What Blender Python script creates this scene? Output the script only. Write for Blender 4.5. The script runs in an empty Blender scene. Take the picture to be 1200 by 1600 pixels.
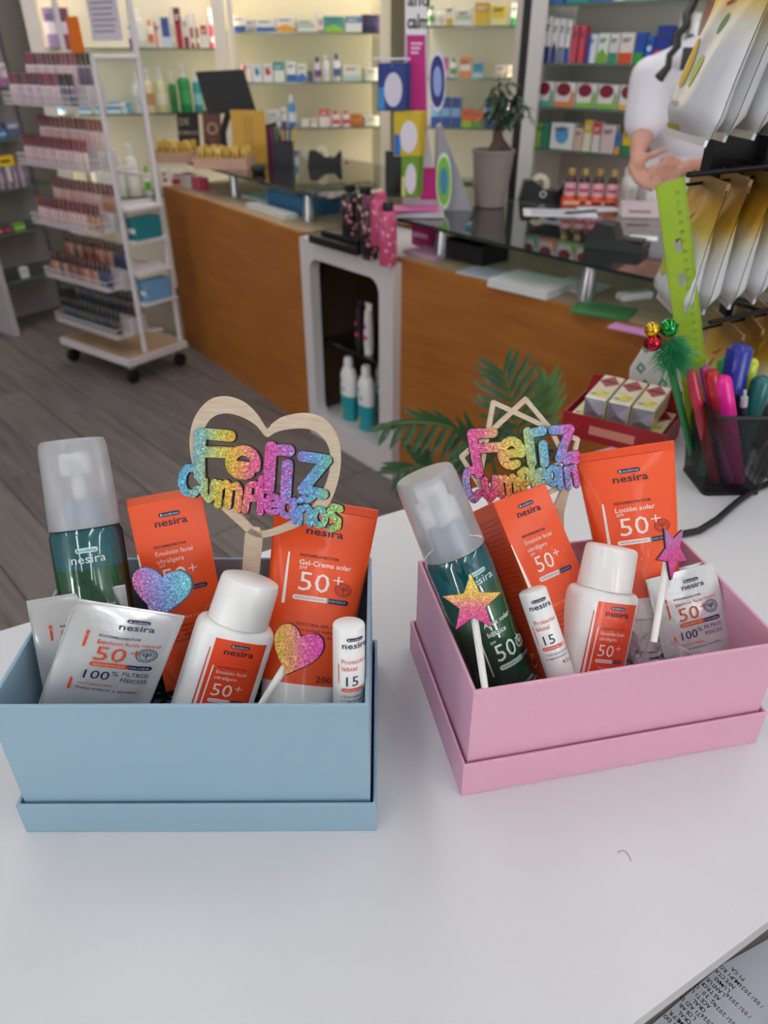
import bpy, bmesh, math, random
from mathutils import Vector, Matrix
random.seed(7)
SC = bpy.context.scene
COL = SC.collection
# ------------------------------------------------------------------ camera
FPX, CZ, PITCH = 1142.0, 1.38, math.radians(32.2)
cam = bpy.data.cameras.new('camera')
cam.sensor_fit = 'HORIZONTAL'; cam.sensor_width = 36.0; cam.lens = 36.0 * FPX / 1200.0
cam.clip_start = 0.02; cam.clip_end = 60
cam.dof.use_dof = True; cam.dof.focus_distance = 0.50; cam.dof.aperture_fstop = 10.5
camo = bpy.data.objects.new('camera', cam); COL.objects.link(camo)
camo.location = (0, 0, CZ); camo.rotation_euler = (math.radians(90) - PITCH, 0, 0)
SC.camera = camo
# ------------------------------------------------------------------ world, view
w = bpy.data.worlds.new('world'); SC.world = w; w.use_nodes = True
w.node_tree.nodes['Background'].inputs[0].default_value = (0.9, 0.95, 1.0, 1)
w.node_tree.nodes['Background'].inputs[1].default_value = 0.15
SC.view_settings.view_transform = 'Standard'; SC.view_settings.look = 'None'
SC.view_settings.exposure = 0.0; SC.view_settings.gamma = 1.0; SC.view_settings.use_curve_mapping = False
PANEL_POWER = 6.9
WINDOW_POWER = 9.0      # emission strength of the ceiling panels
STRIP_POWER = 24.0      # emission of the header strips and the added side strips
TABLE = 0.94            # height of the white desk top
# ------------------------------------------------------------------ pixel helpers (1200 x 1600 frame)
_fw = Vector((0, math.cos(PITCH), -math.sin(PITCH))); _up = Vector((0, math.sin(PITCH), math.cos(PITCH)))
CAMP = Vector((0, 0, CZ))
def ray(x, y): return _fw + Vector((1, 0, 0)) * ((x - 600) / FPX) - _up * ((y - 800) / FPX)
def atz(x, y, z): d = ray(x, y); return CAMP + d * ((z - CZ) / d.z)
def aty(x, y, Y): d = ray(x, y); return CAMP + d * (Y / d.y)
def atplane(x, y, o, n): d = ray(x, y); return CAMP + d * ((o - CAMP).dot(n) / d.dot(n))
def plan(px, Y): return (px - 600) / 1349.0 * Y            # x of a pixel column at eye level, distance Y
def PXM(P): return FPX / (Vector(P) - CAMP).dot(_fw)       # pixels for one metre at a point
# ------------------------------------------------------------------ materials
def srgb(c):
    if isinstance(c, str):
        c = c.lstrip('#'); c = tuple(int(c[i:i+2], 16) / 255 for i in (0, 2, 4))
    return tuple((v / 12.92 if v <= 0.04045 else ((v + 0.055) / 1.055) ** 2.4) for v in c[:3]) + (1.0,)
_M = {}
def mat(c, rough=0.45, metal=0.0, spec=0.5, coat=0.0, trans=0.0, alpha=1.0, emit=0.0, bump=None):
    key = (c, rough, metal, spec, coat, trans, alpha, emit, bump)
    if key in _M: return _M[key]
    m = bpy.data.materials.new('mat_%d' % len(_M)); m.use_nodes = True
    b = m.node_tree.nodes['Principled BSDF']
    b.inputs['Base Color'].default_value = srgb(c); b.inputs['Roughness'].default_value = rough
    b.inputs['Metallic'].default_value = metal; b.inputs['Specular IOR Level'].default_value = spec
    b.inputs['Coat Weight'].default_value = coat; b.inputs['Coat Roughness'].default_value = 0.08
    b.inputs['Transmission Weight'].default_value = trans; b.inputs['Alpha'].default_value = alpha
    if emit:
        b.inputs['Emission Color'].default_value = srgb(c); b.inputs['Emission Strength'].default_value = emit
    if bump:                                   # (scale, strength)
        N, L = m.node_tree.nodes, m.node_tree.links
        tc = N.new('ShaderNodeTexCoord'); n = N.new('ShaderNodeTexNoise'); bp = N.new('ShaderNodeBump')
        n.inputs['Scale'].default_value = bump[0]; n.inputs['Detail'].default_value = 4
        bp.inputs['Strength'].default_value = bump[1]; bp.inputs['Distance'].default_value = 0.002
        L.new(tc.outputs['Object'], n.inputs['Vector']); L.new(n.outputs['Fac'], bp.inputs['Height']); L.new(bp.outputs['Normal'], b.inputs['Normal'])
    _M[key] = m; return m
def nodes_mat(name):
    m = bpy.data.materials.new(name); m.use_nodes = True
    return m, m.node_tree.nodes, m.node_tree.links, m.node_tree.nodes['Principled BSDF']
def ramp(N, stops, interp='LINEAR'):
    r = N.new('ShaderNodeValToRGB'); r.color_ramp.interpolation = interp
    e = r.color_ramp.elements
    while len(e) > 1: e.remove(e[0])
    e[0].position = stops[0][0]; e[0].color = srgb(stops[0][1])
    for p, c in stops[1:]:
        x = e.new(p); x.color = srgb(c)
    return r
def wood_mat(name, dark, light, stretch, rough=0.4, coat=0.0, rot=0.0, noise=3.0, spec=0.5):
    m, N, L, b = nodes_mat(name)
    tc = N.new('ShaderNodeTexCoord'); mp = N.new('ShaderNodeMapping'); n = N.new('ShaderNodeTexNoise'); n2 = N.new('ShaderNodeTexNoise')
    mp.inputs['Scale'].default_value = stretch; mp.inputs['Rotation'].default_value = (0, 0, rot)
    n.inputs['Scale'].default_value = noise; n.inputs['Detail'].default_value = 6; n.inputs['Roughness'].default_value = 0.6
    r = ramp(N, [(0.3, dark), (0.7, light)])
    L.new(tc.outputs['Object'], mp.inputs['Vector']); L.new(mp.outputs['Vector'], n.inputs['Vector']); L.new(n.outputs['Fac'], r.inputs['Fac'])
    L.new(r.outputs['Color'], b.inputs['Base Color']); b.inputs['Roughness'].default_value = rough; b.inputs['Coat Weight'].default_value = coat
    b.inputs['Specular IOR Level'].default_value = spec
    N.remove(n2); return m
def clear_mat(name, tint, refl=0.12, rough=0.03, tintfac=0.0, body=None, bump=None, gain=1.0):
    """thin clear plastic or glass: see-through, with mirror gloss that grows towards grazing"""
    m, N, L, b = nodes_mat(name); N.remove(b)
    out = N['Material Output']
    t = N.new('ShaderNodeBsdfTransparent'); t.inputs[0].default_value = srgb(tint)
    g = N.new('ShaderNodeBsdfGlossy'); g.inputs['Roughness'].default_value = rough; g.inputs['Color'].default_value = (1, 1, 1, 1)
    lw = N.new('ShaderNodeFresnel'); lw.inputs['IOR'].default_value = 1.45
    mul = N.new('ShaderNodeMath'); mul.operation = 'MULTIPLY_ADD'; mul.inputs[1].default_value = gain; mul.inputs[2].default_value = refl; mul.use_clamp = True
    L.new(lw.outputs[0], mul.inputs[0])
    mx = N.new('ShaderNodeMixShader'); L.new(mul.outputs[0], mx.inputs[0])
    first = t.outputs[0]
    if body:
        d = N.new('ShaderNodeBsdfPrincipled'); d.inputs['Base Color'].default_value = srgb(body); d.inputs['Roughness'].default_value = 0.4
        m2 = N.new('ShaderNodeMixShader'); m2.inputs[0].default_value = tintfac
        L.new(t.outputs[0], m2.inputs[1]); L.new(d.outputs[0], m2.inputs[2]); first = m2.outputs[0]
    L.new(first, mx.inputs[1]); L.new(g.outputs[0], mx.inputs[2]); L.new(mx.outputs[0], out.inputs['Surface'])
    if bump:
        tc = N.new('ShaderNodeTexCoord'); n = N.new('ShaderNodeTexNoise'); bp = N.new('ShaderNodeBump')
        n.inputs['Scale'].default_value = bump[0]; n.inputs['Detail'].default_value = 3
        bp.inputs['Strength'].default_value = bump[1]; bp.inputs['Distance'].default_value = 0.003
        L.new(tc.outputs['Object'], n.inputs['Vector']); L.new(n.outputs['Fac'], bp.inputs['Height'])
        L.new(bp.outputs['Normal'], g.inputs['Normal']); L.new(bp.outputs['Normal'], lw.inputs['Normal'])
    return m
def glitter_mat(name, stops, axis, lo, hi, scale=1500.0):
    """rainbow glitter: colour runs along one local axis, flakes are cells with their own tilt"""
    m, N, L, b = nodes_mat(name)
    tc = N.new('ShaderNodeTexCoord'); sp = N.new('ShaderNodeVectorMath'); sp.operation = 'DOT_PRODUCT'; sp.inputs[1].default_value = axis
    mr = N.new('ShaderNodeMapRange'); mr.inputs['From Min'].default_value = lo; mr.inputs['From Max'].default_value = hi
    L.new(tc.outputs['Object'], sp.inputs[0]); L.new(sp.outputs['Value'], mr.inputs['Value'])
    v = N.new('ShaderNodeTexVoronoi'); v.inputs['Scale'].default_value = scale; L.new(tc.outputs['Object'], v.inputs['Vector'])
    jit = N.new('ShaderNodeSeparateColor'); L.new(v.outputs['Color'], jit.inputs[0])
    ad = N.new('ShaderNodeMath'); ad.operation = 'MULTIPLY_ADD'; ad.inputs[1].default_value = 0.16; L.new(jit.outputs[0], ad.inputs[0]); L.new(mr.outputs[0], ad.inputs[2])
    sb = N.new('ShaderNodeMath'); sb.operation = 'SUBTRACT'; sb.inputs[1].default_value = 0.08; L.new(ad.outputs[0], sb.inputs[0])
    r = ramp(N, stops); L.new(sb.outputs[0], r.inputs['Fac'])
    hv = N.new('ShaderNodeHueSaturation'); vm = N.new('ShaderNodeMapRange'); vm.inputs['To Min'].default_value = 0.8; vm.inputs['To Max'].default_value = 1.7
    L.new(jit.outputs[1], vm.inputs['Value']); L.new(vm.outputs[0], hv.inputs['Value']); L.new(r.outputs['Color'], hv.inputs['Color'])
    L.new(hv.outputs['Color'], b.inputs['Base Color'])
    s = N.new('ShaderNodeVectorMath'); s.operation = 'SUBTRACT'; s.inputs[1].default_value = (0.5, 0.5, 0.5); L.new(v.outputs['Color'], s.inputs[0])
    sc = N.new('ShaderNodeVectorMath'); sc.operation = 'SCALE'; sc.inputs['Scale'].default_value = 1.3; L.new(s.outputs[0], sc.inputs[0])
    ge = N.new('ShaderNodeNewGeometry'); a2 = N.new('ShaderNodeVectorMath'); L.new(ge.outputs['Normal'], a2.inputs[0]); L.new(sc.outputs[0], a2.inputs[1])
    nn = N.new('ShaderNodeVectorMath'); nn.operation = 'NORMALIZE'; L.new(a2.outputs[0], nn.inputs[0]); L.new(nn.outputs[0], b.inputs['Normal'])
    b.inputs['Metallic'].default_value = 0.2; b.inputs['Roughness'].default_value = 0.25
    return m
# ------------------------------------------------------------------ mesh building
class MB:
    def __init__(s): s.v = []; s.f = []
    def add(s, vs, fs):
        o = len(s.v); s.v += [tuple(p) for p in vs]; s.f += [tuple(i + o for i in f) for f in fs]; return s
    def box(s, x0, y0, z0, x1, y1, z1, M=None):
        vs = [Vector(p) for p in ((x0,y0,z0),(x1,y0,z0),(x1,y1,z0),(x0,y1,z0),(x0,y0,z1),(x1,y0,z1),(x1,y1,z1),(x0,y1,z1))]
        if M: vs = [M @ p for p in vs]
        return s.add(vs, [(0,3,2,1),(4,5,6,7),(0,1,5,4),(1,2,6,5),(2,3,7,6),(3,0,4,7)])
    def cbox(s, c, d, M=None):
        return s.box(c[0]-d[0]/2, c[1]-d[1]/2, c[2]-d[2]/2, c[0]+d[0]/2, c[1]+d[1]/2, c[2]+d[2]/2, M)
    def rbox(s, x0, y0, z0, x1, y1, z1, r, seg=2, M=None):
        bm = bmesh.new(); bmesh.ops.create_cube(bm, size=1)
        for q in bm.verts: q.co = Vector(((x0+x1)/2 + q.co.x*(x1-x0), (y0+y1)/2 + q.co.y*(y1-y0), (z0+z1)/2 + q.co.z*(z1-z0)))
        bmesh.ops.bevel(bm, geom=bm.edges[:], offset=r, segments=seg, affect='EDGES', profile=0.5)
        bm.verts.index_update()
        s.add([(M @ q.co if M else q.co.copy()) for q in bm.verts], [tuple(q.index for q in f.verts) for f in bm.faces]); bm.free(); return s
    def lathe(s, prof, n=24, sx=1.0, sy=1.0, cap0=True, cap1=True, M=None, p=2.0):
        """profile (r, z) spun about z; p > 2 squares the section off"""
        vs = []; fs = []
        for (r, z) in prof:
            for k in range(n):
                a = 2*math.pi*k/n; c, q = math.cos(a), math.sin(a)
                if p != 2.0: c = math.copysign(abs(c)**(2/p), c); q = math.copysign(abs(q)**(2/p), q)
                P = Vector((r*sx*c, r*sy*q, z)); vs.append(M @ P if M else P)
        m = len(prof)
        for i in range(m-1):
            for k in range(n):
                k2 = (k+1) % n; fs.append((i*n+k, i*n+k2, (i+1)*n+k2, (i+1)*n+k))
        if cap0: fs.append(tuple(range(n-1, -1, -1)))
        if cap1: fs.append(tuple((m-1)*n + k for k in range(n)))
        return s.add(vs, fs)
    def tube(s, pts, r, n=8, closed=False):
        pts = [Vector(p) for p in pts]; m = len(pts); vs = []; fs = []
        rr = r if isinstance(r, (list, tuple)) else [r]*m
        prev = None
        for i, p in enumerate(pts):
            if closed: t = pts[(i+1) % m] - pts[i-1]
            else: t = pts[min(i+1, m-1)] - pts[max(i-1, 0)]
            t.normalize()
            if prev is None: a = t.orthogonal().normalized()
            else:
                a = prev - t * prev.dot(t)
                a = a.normalized() if a.length > 1e-6 else t.orthogonal().normalized()
            prev = a; b = t.cross(a)
            for k in range(n):
                g = 2*math.pi*k/n; vs.append(p + (a*math.cos(g) + b*math.sin(g))*rr[i])
        e = m if closed else m-1
        for i in range(e):
            j = (i+1) % m
            for k in range(n): fs.append((i*n+k, i*n+(k+1) % n, j*n+(k+1) % n, j*n+k))
        if not closed: fs.append(tuple(range(n-1, -1, -1))); fs.append(tuple((m-1)*n+k for k in range(n)))
        return s.add(vs, fs)
    def prism(s, poly, y0, y1, M=None):
        """polygon in (x, z), extruded along y"""
        n = len(poly); vs = [Vector((p[0], y0, p[1])) for p in poly] + [Vector((p[0], y1, p[1])) for p in poly]
        if M: vs = [M @ p for p in vs]
        fs = [tuple(range(n)), tuple(range(2*n-1, n-1, -1))] + [(i, n+i, n+(i+1) % n, (i+1) % n) for i in range(n)]
        return s.add(vs, fs)
    def stroke(s, pts, r, y0, y1, n=7):
        """flat round-ended stroke in the (x, z) plane, extruded along y: overlapping capsules"""
        for i in range(len(pts)-1):
            a, b = Vector((pts[i][0], pts[i][1])), Vector((pts[i+1][0], pts[i+1][1])); d = b - a
            g = math.atan2(d.y, d.x); poly = []
            e = 1e-5 * (len(s.v) % 17)
            for k in range(n+1): q = g - math.pi/2 + math.pi*k/n; poly.append((b.x + r*math.cos(q), b.y + r*math.sin(q)))
            for k in range(n+1): q = g + math.pi/2 + math.pi*k/n; poly.append((a.x + r*math.cos(q), a.y + r*math.sin(q)))
            s.prism(poly, y0 - e, y1)
        return s
    def ring(s, poly_o, poly_i, y0, y1):
        """band between two outlines with the same number of points, extruded along y"""
        n = len(poly_o); vs = [(p[0], y0, p[1]) for p in poly_o] + [(p[0], y0, p[1]) for p in poly_i] + [(p[0], y1, p[1]) for p in poly_o] + [(p[0], y1, p[1]) for p in poly_i]
        fs = []
        for i in range(n):
            j = (i+1) % n
            fs += [(i, j, n+j, n+i), (2*n+j, 2*n+i, 3*n+i, 3*n+j), (j, i, 2*n+i, 2*n+j), (n+i, n+j, 3*n+j, 3*n+i)]
        return s.add(vs, fs)
    def grid(s, fn, nu, nv, two=False):
        vs = [fn(i/nu, j/nv) for j in range(nv+1) for i in range(nu+1)]
        fs = [(j*(nu+1)+i, j*(nu+1)+i+1, (j+1)*(nu+1)+i+1, (j+1)*(nu+1)+i) for j in range(nv) for i in range(nu)]
        return s.add(vs, fs)
    def mesh(s, name, smooth=40):
        me = bpy.data.meshes.new(name); me.from_pydata(s.v, [], s.f); me.update()
        bm = bmesh.new(); bm.from_mesh(me); bmesh.ops.recalc_face_normals(bm, faces=bm.faces[:]); bm.to_mesh(me); bm.free()
        if smooth:
            me.shade_smooth(); me.set_sharp_from_angle(angle=math.radians(smooth))
        return me
    def build(s, name, m, parent=None, M=None, smooth=40):
        return obj(name, s.mesh(name, smooth), m, parent, M)
def obj(name, me, m, parent=None, M=None):
    if m is not None and not me.materials: me.materials.append(m)
    o = bpy.data.objects.new(name, me); COL.objects.link(o)
    if parent: o.parent = parent
    if M is not None: o.matrix_local = M
    return o
def tag(o, label, cat, group=None, kind=None):
    if label: o['label'] = label
    if cat: o['category'] = cat
    if group: o['group'] = group
    if kind: o['kind'] = kind
    return o
def thing(name, label, cat, M=None, group=None):
    o = bpy.data.objects.new(name, None); COL.objects.link(o); o.empty_display_size = 0.02
    if M is not None: o.matrix_local = M if isinstance(M, Matrix) else Matrix.Translation(M)
    return tag(o, label, cat, group)
def struct(o, label=None): o['kind'] = 'structure'; return tag(o, label, None)
def copy_tree(o, parent=None, M=None, label=None):
    c = o.copy(); COL.objects.link(c); c.parent = parent
    if M is not None: c.matrix_local = M
    if label: c['label'] = label
    for ch in list(o.children): copy_tree(ch, c)
    return c
def rotz(a): return Matrix.Rotation(math.radians(a), 4, 'Z')
def T(x, y=None, z=None): return Matrix.Translation(Vector(x) if y is None else Vector((x, y, z)))
def frame(base, top, yaw=0.0):
    """pose with z from base to top and the front (-y) turned to -Y, swung by yaw degrees"""
    base, top = Vector(base), Vector(top); z = (top - base).normalized()
    f0 = Vector((math.sin(math.radians(yaw)), -math.cos(math.radians(yaw)), 0))
    y = -(f0 - z * f0.dot(z)).normalized(); x = y.cross(z)
    M = Matrix((x, y, z)).transposed().to_4x4(); M.translation = base; return M
def lean(pt, Yt, pb, Yb, L, yaw=0.0):
    """pose of a leaning thing: top pixel at distance Yt, a lower pixel of its axis at distance Yb, length L"""
    a, b = aty(*pt, Yt), aty(*pb, Yb); d = (b - a).normalized()
    return frame(a + d * L, a, yaw)
# ------------------------------------------------------------------ print (lettering, pills, bars) laid on a surface
_tx = {}
def text_geo(s, size, bold=0.0):
    k = (s, bold)
    if k not in _tx:
        c = bpy.data.curves.new('t', 'FONT'); c.body = s; c.size = 1.0; c.resolution_u = 2; c.offset = bold
        o = bpy.data.objects.new('t', c); COL.objects.link(o)
        dg = bpy.context.evaluated_depsgraph_get(); me = bpy.data.meshes.new_from_object(o.evaluated_get(dg))
        vs = [(q.co.x, q.co.y) for q in me.vertices]; fs = [tuple(p.vertices) for p in me.polygons]
        bpy.data.objects.remove(o); bpy.data.curves.remove(c); bpy.data.meshes.remove(me)
        wd = max((v[0] for v in vs), default=0); _tx[k] = (vs, fs, wd)
    vs, fs, wd = _tx[k]
    return [(x*size, y*size) for x, y in vs], fs, wd*size
class Print:
    """collects flat marks in surface coordinates (u right, v up, metres) and lays them on S(u, v, h)"""
    def __init__(s, S): s.S = S; s.layers = {}
    def _mb(s, name, m): return s.layers.setdefault((name, id(m)), (MB(), m))[0]
    def text(s, body, u, v, size, m, align='L', bold=0.0, h=0.0003, name='lettering', wid=None, slant=0.0):
        vs, fs, wd = text_geo(body, size, bold)
        k = 1.0
        if wid: k = wid / wd; wd = wid
        o = 0 if align == 'L' else (-wd/2 if align == 'C' else -wd)
        s._mb(name, m).add([s.S(u + o + x*k, v + y + slant*x*k, h) for x, y in vs], fs)
    def rect(s, u0, v0, u1, v1, m, h=0.0002, name='bar', nu=6, nv=2, taper=None):
        def fn(a, b):
            x0, x1 = (u0, u1) if not taper else (u0 + (u1-u0)*(0.5 - 0.5*(taper[0]+(taper[1]-taper[0])*b)), u1 - (u1-u0)*(0.5 - 0.5*(taper[0]+(taper[1]-taper[0])*b)))
            return s.S(x0 + (x1-x0)*a, v0 + (v1-v0)*b, h)
        s._mb(name, m).grid(fn, nu, nv)
    def pill(s, u0, v0, u1, v1, m, h=0.0002, name='badge', left=True, right=True):
        r = (v1-v0)/2; vc = (v0+v1)/2
        us = [u0 + r*(1-math.cos(math.pi/2*i/5)) for i in range(6)] if left else [u0]
        us += [u0 + r + (u1-u0-2*r)*i/6 for i in range(1, 6)]
        us += [u1 - r*(1-math.cos(math.pi/2*(5-i)/5)) for i in range(6)] if right else [u1]
        vs = []
        for u in us:
            e = max(0.0, (u0+r)-u if left else 0, u-(u1-r) if right else 0); hh = math.sqrt(max(0, r*r-e*e))
            vs += [s.S(u, vc-hh, h), s.S(u, vc+hh, h)]
        s._mb(name, m).add(vs, [(2*i, 2*i+2, 2*i+3, 2*i+1) for i in range(len(us)-1)])
    def ringmark(s, u, v, r, wd, m, h=0.0002, name='emblem', n=28):
        vs = [];
        for k in range(n):
            a = 2*math.pi*k/n
            vs += [s.S(u+r*math.cos(a), v+r*math.sin(a), h), s.S(u+(r-wd)*math.cos(a), v+(r-wd)*math.sin(a), h)]
        s._mb(name, m).add(vs, [(2*k, (2*k+2) % (2*n), (2*k+3) % (2*n), 2*k+1) for k in range(n)])
    def disc(s, u, v, ru, rv, m, h=0.0002, name='emblem', n=20):
        s._mb(name, m).add([s.S(u, v, h)] + [s.S(u+ru*math.cos(2*math.pi*k/n), v+rv*math.sin(2*math.pi*k/n), h) for k in range(n)], [(0, 1+k, 1+(k+1) % n) for k in range(n)])
    def poly(s, pts, m, h=0.0002, name='panel'):
        s._mb(name, m).add([s.S(u, v, h) for u, v in pts], [tuple(range(len(pts)))])
    def line(s, pts, wd, m, h=0.0003, name='emblem'):
        for i in range(len(pts)-1):
            a, b = Vector(pts[i]), Vector(pts[i+1]); d = (b-a).normalized(); q = Vector((-d.y, d.x))*wd/2
            s._mb(name, m).add([s.S(*(a-q), h), s.S(*(b-q), h), s.S(*(b+q), h), s.S(*(a+q), h)], [(0, 1, 2, 3)])
    def lay(s, parent):
        return [mb.build(k[0], m, parent, smooth=0) for k, (mb, m) in s.layers.items()]
def S_flat(y=0.0): return lambda u, v, h: (u, y - h, v)
def S_cyl(R, y=0.0): return lambda u, v, h: ((R+h)*math.sin(u/R), y - (R+h)*math.cos(u/R), v)
# common colours
NAVY = mat('#1b2348', 0.4); WHITE = mat('#f2f2f0', 0.4); ORANGE = mat('#f5551c', 0.38, coat=0.15); REDPR = mat('#e2431f', 0.4); BLACK = mat('#141416', 0.45)
PLASTW = mat('#f1f1ef', 0.3, coat=0.3); STEEL = mat('#b9b9bd', 0.28, metal=1.0); WMETAL = mat('#dcd6d8', 0.4)
GLASS_EDGE = mat('#3f5b52', 0.15, coat=0.5)
# ================================================================== ROOM
m_floor, N, L, b = nodes_mat('floor_wood')
tc = N.new('ShaderNodeTexCoord'); mp = N.new('ShaderNodeMapping'); mp.inputs['Scale'].default_value = (1.2, 16, 1)
n1 = N.new('ShaderNodeTexNoise'); n1.inputs['Scale'].default_value = 2.2; n1.inputs['Detail'].default_value = 7
oi = N.new('ShaderNodeObjectInfo'); r = ramp(N, [(0.25, '#524a48'), (0.75, '#7d7470')])
ad = N.new('ShaderNodeMath'); ad.operation = 'MULTIPLY_ADD'; ad.inputs[1].default_value = 0.22; ad.use_clamp = True
off = N.new('ShaderNodeVectorMath'); L.new(tc.outputs['Object'], off.inputs[0])
sc3 = N.new('ShaderNodeVectorMath'); sc3.operation = 'SCALE'; sc3.inputs[0].default_value = (7, 13, 0); L.new(oi.outputs['Random'], sc3.inputs['Scale']); L.new(sc3.outputs[0], off.inputs[1])
L.new(off.outputs[0], mp.inputs['Vector']); L.new(mp.outputs[0], n1.inputs['Vector']); L.new(oi.outputs['Random'], ad.inputs[0]); L.new(n1.outputs['Fac'], ad.inputs[2])
L.new(ad.outputs[0], r.inputs['Fac']); L.new(r.outputs[0], b.inputs['Base Color']); b.inputs['Roughness'].default_value = 0.5; b.inputs['Specular IOR Level'].default_value = 0.35
m_floor.name = 'floor_wood'
fl = struct(MB().box(-5, -3, -0.06, 4.5, 7.5, -0.008).build('floor', mat('#4a4340', 0.6), smooth=0), 'grey brown wooden plank floor')
pm = MB().rbox(0, 0, -0.008, 1.28, 0.186, 0.0, 0.0015, 1).mesh('plank', 0); pm.materials.append(m_floor)
ang = math.degrees(math.atan2(-0.76, 0.685))
RZ = rotz(ang); cnt = 0
for j in range(-16, 34):
    for i in range(-5, 6):
        M = T(-0.6, 2.6, 0) @ RZ @ T(i*1.284 + (j % 3)*0.43, (j-12)*0.189, 0)
        c = M @ Vector((0.64, 0.09, 0))
        if -3.3 < c.x < 0.9 and 0.9 < c.y < 4.9 and cnt < 300:
            o = obj('plank', pm, None, fl, M); cnt += 1
def wall(name, x0, y0, x1, y1, h=2.75, c='#d9d4cc', th=0.1, label='plain pale painted wall'):
    d = Vector((x1-x0, y1-y0, 0)); a = math.degrees(math.atan2(d.y, d.x))
    M = T(x0, y0, 0) @ rotz(a)
    return struct(MB().box(0, 0, 0, d.length, th, h).build(name, mat(c, 0.7), None, M, smooth=0), label)
struct(MB().box(-5, -3, 2.75, 4.5, 7.5, 2.85).build('ceiling', mat('#ecebe8', 0.8), smooth=0), 'plain white ceiling')
wall('wall_left', -4.0, 2.2, -2.05, 5.35, c='#a9a5a8', label='grey painted wall behind the wheeled rack')
wall('wall_back', -2.4, 5.0, 0.35, 6.1, c='#d8d2c4', label='pale wall behind the lit product shelves')
wall('wall_right', 0.25, 5.9, 3.4, 2.3, c='#cfc9c1', label='pale wall behind the medicine shelves')
wall('wall_rear', 3.6, -2.6, -4.2, -2.6, c='#d6d3ce', label='pale wall behind the desk side')
wall('wall_side', 3.5, 2.6, 3.5, -2.7, c='#d6d3ce', label='pale side wall')
wall('wall_entrance', -4.0, -2.7, -4.0, 2.3, c='#c9c7c8', label='pale wall on the entrance side')
# long ceiling lights
pfm = MB().box(-.11, -.62, -.05, -.085, .62, 0).box(.085, -.62, -.05, .11, .62, 0).box(-.085, -.62, -.05, .085, -.6, 0).box(-.085, .6, -.05, .085, .62, 0).mesh('frame', 0); pfm.materials.append(WMETAL)
pdm = MB().box(-.084, -.599, -.045, .084, .599, -.035).mesh('diffuser', 0); pdm.materials.append(mat('#f9fbff', 0.5, emit=PANEL_POWER))
LP = [(x, y) for x in (-0.62, 0.78) for y in (-1.6, -0.2, 1.2, 2.6)] + [(-2.1, y) for y in (-0.2, 1.4, 3.0)] + [(2.2, y) for y in (-0.2, 1.3)] + [(-0.7, 4.0), (-1.5, 4.2), (0.6, 3.6), (1.5, 2.4)]  # fittings towards the back are added to brighten the rear shelves
for x, y in LP:
    t = thing('ceiling_light', 'long narrow white light fitting under the ceiling', 'light', (x, y, 2.75), 'long ceiling lights')
    obj('frame', pfm, None, t); obj('diffuser', pdm, None, t)
# tall shop windows in the wall on the desk side, bright with daylight
for k, (x0, x1) in enumerate(((-3.7, -2.95), (-1.85, -1.55), (1.4, 1.7), (2.45, 3.2))):
    wn = struct(MB().box(x0, -2.585, .35, x0+.05, -2.55, 2.45).box(x1-.05, -2.585, .35, x1, -2.55, 2.45).box(x0+.05, -2.585, .35, x1-.05, -2.55, .40).box(x0+.05, -2.585, 2.40, x1-.05, -2.55, 2.45).build('window_%d' % (k+1), WMETAL, smooth=0), 'tall bright shop window with pale frame')
    MB().box(x0+.05, -2.58, .40, x1-.05, -2.572, 2.40).build('pane', mat('#fbfdff', .3, emit=WINDOW_POWER), wn, smooth=0)
# ================================================================== WHITE DESK
DA = math.degrees(math.atan2(0.49, 0.872)); DO = Vector((0.133, 0.185, 0)); DM = T(DO) @ rotz(DA)      # local x along the near edge, y away
desk = thing('desk', 'long white laminate desk the two gift boxes stand on', 'desk', DM)
m_desk = mat('#dbdbdc', 0.33, spec=0.45)
def rrect(x0, y0, x1, y1, r, n=6, corners=(1, 1, 1, 1)):
    out = []
    for k, (cx, cy, a) in enumerate(((x1-r, y0+r, -90), (x1-r, y1-r, 0), (x0+r, y1-r, 90), (x0+r, y0+r, 180))):
        if corners[k]:
            for i in range(n+1): q = math.radians(a + 90*i/n); out.append((cx + r*math.cos(q), cy + r*math.sin(q)))
        else: out.append(((x1, y0), (x1, y1), (x0, y1), (x0, y0))[k])
    return out
def slab(poly, z0, z1):
    n = len(poly); return MB().add([(p[0], p[1], z0) for p in poly] + [(p[0], p[1], z1) for p in poly],
        [tuple(range(n-1, -1, -1)), tuple(range(n, 2*n))] + [(i, (i+1) % n, n+(i+1) % n, n+i) for i in range(n)])
slab(rrect(-0.75, 0, 1.25, 0.507, 0.05, corners=(0, 1, 1, 0)), TABLE-0.014, TABLE).build('desk_top', m_desk, desk, smooth=0)
MB().box(-0.75, 0.470, 0.0, 1.2, 0.49, TABLE-0.014).build('front_panel', mat('#d4d2d2', 0.4), desk, smooth=0)
for x in (-0.74, 1.18): MB().box(x, 0.02, 0, x+0.022, 0.47, TABLE-0.014).build('side_panel', mat('#d4d2d2', 0.4), desk, smooth=0)
dr = MB().box(-0.3, -0.3, 0.862, 0.6, 0.3, 0.87).box(-0.3, -0.3, 0.87, -0.285, 0.3, 0.915).box(0.585, -0.3, 0.87, 0.6, 0.3, 0.915).box(-0.3, -0.315, 0.80, 0.6, -0.3, 0.925).box(-0.3, 0.285, .87, .6, .3, .915)
dr.build('drawer', mat('#8d827e', 0.5), desk, smooth=0)
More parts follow.
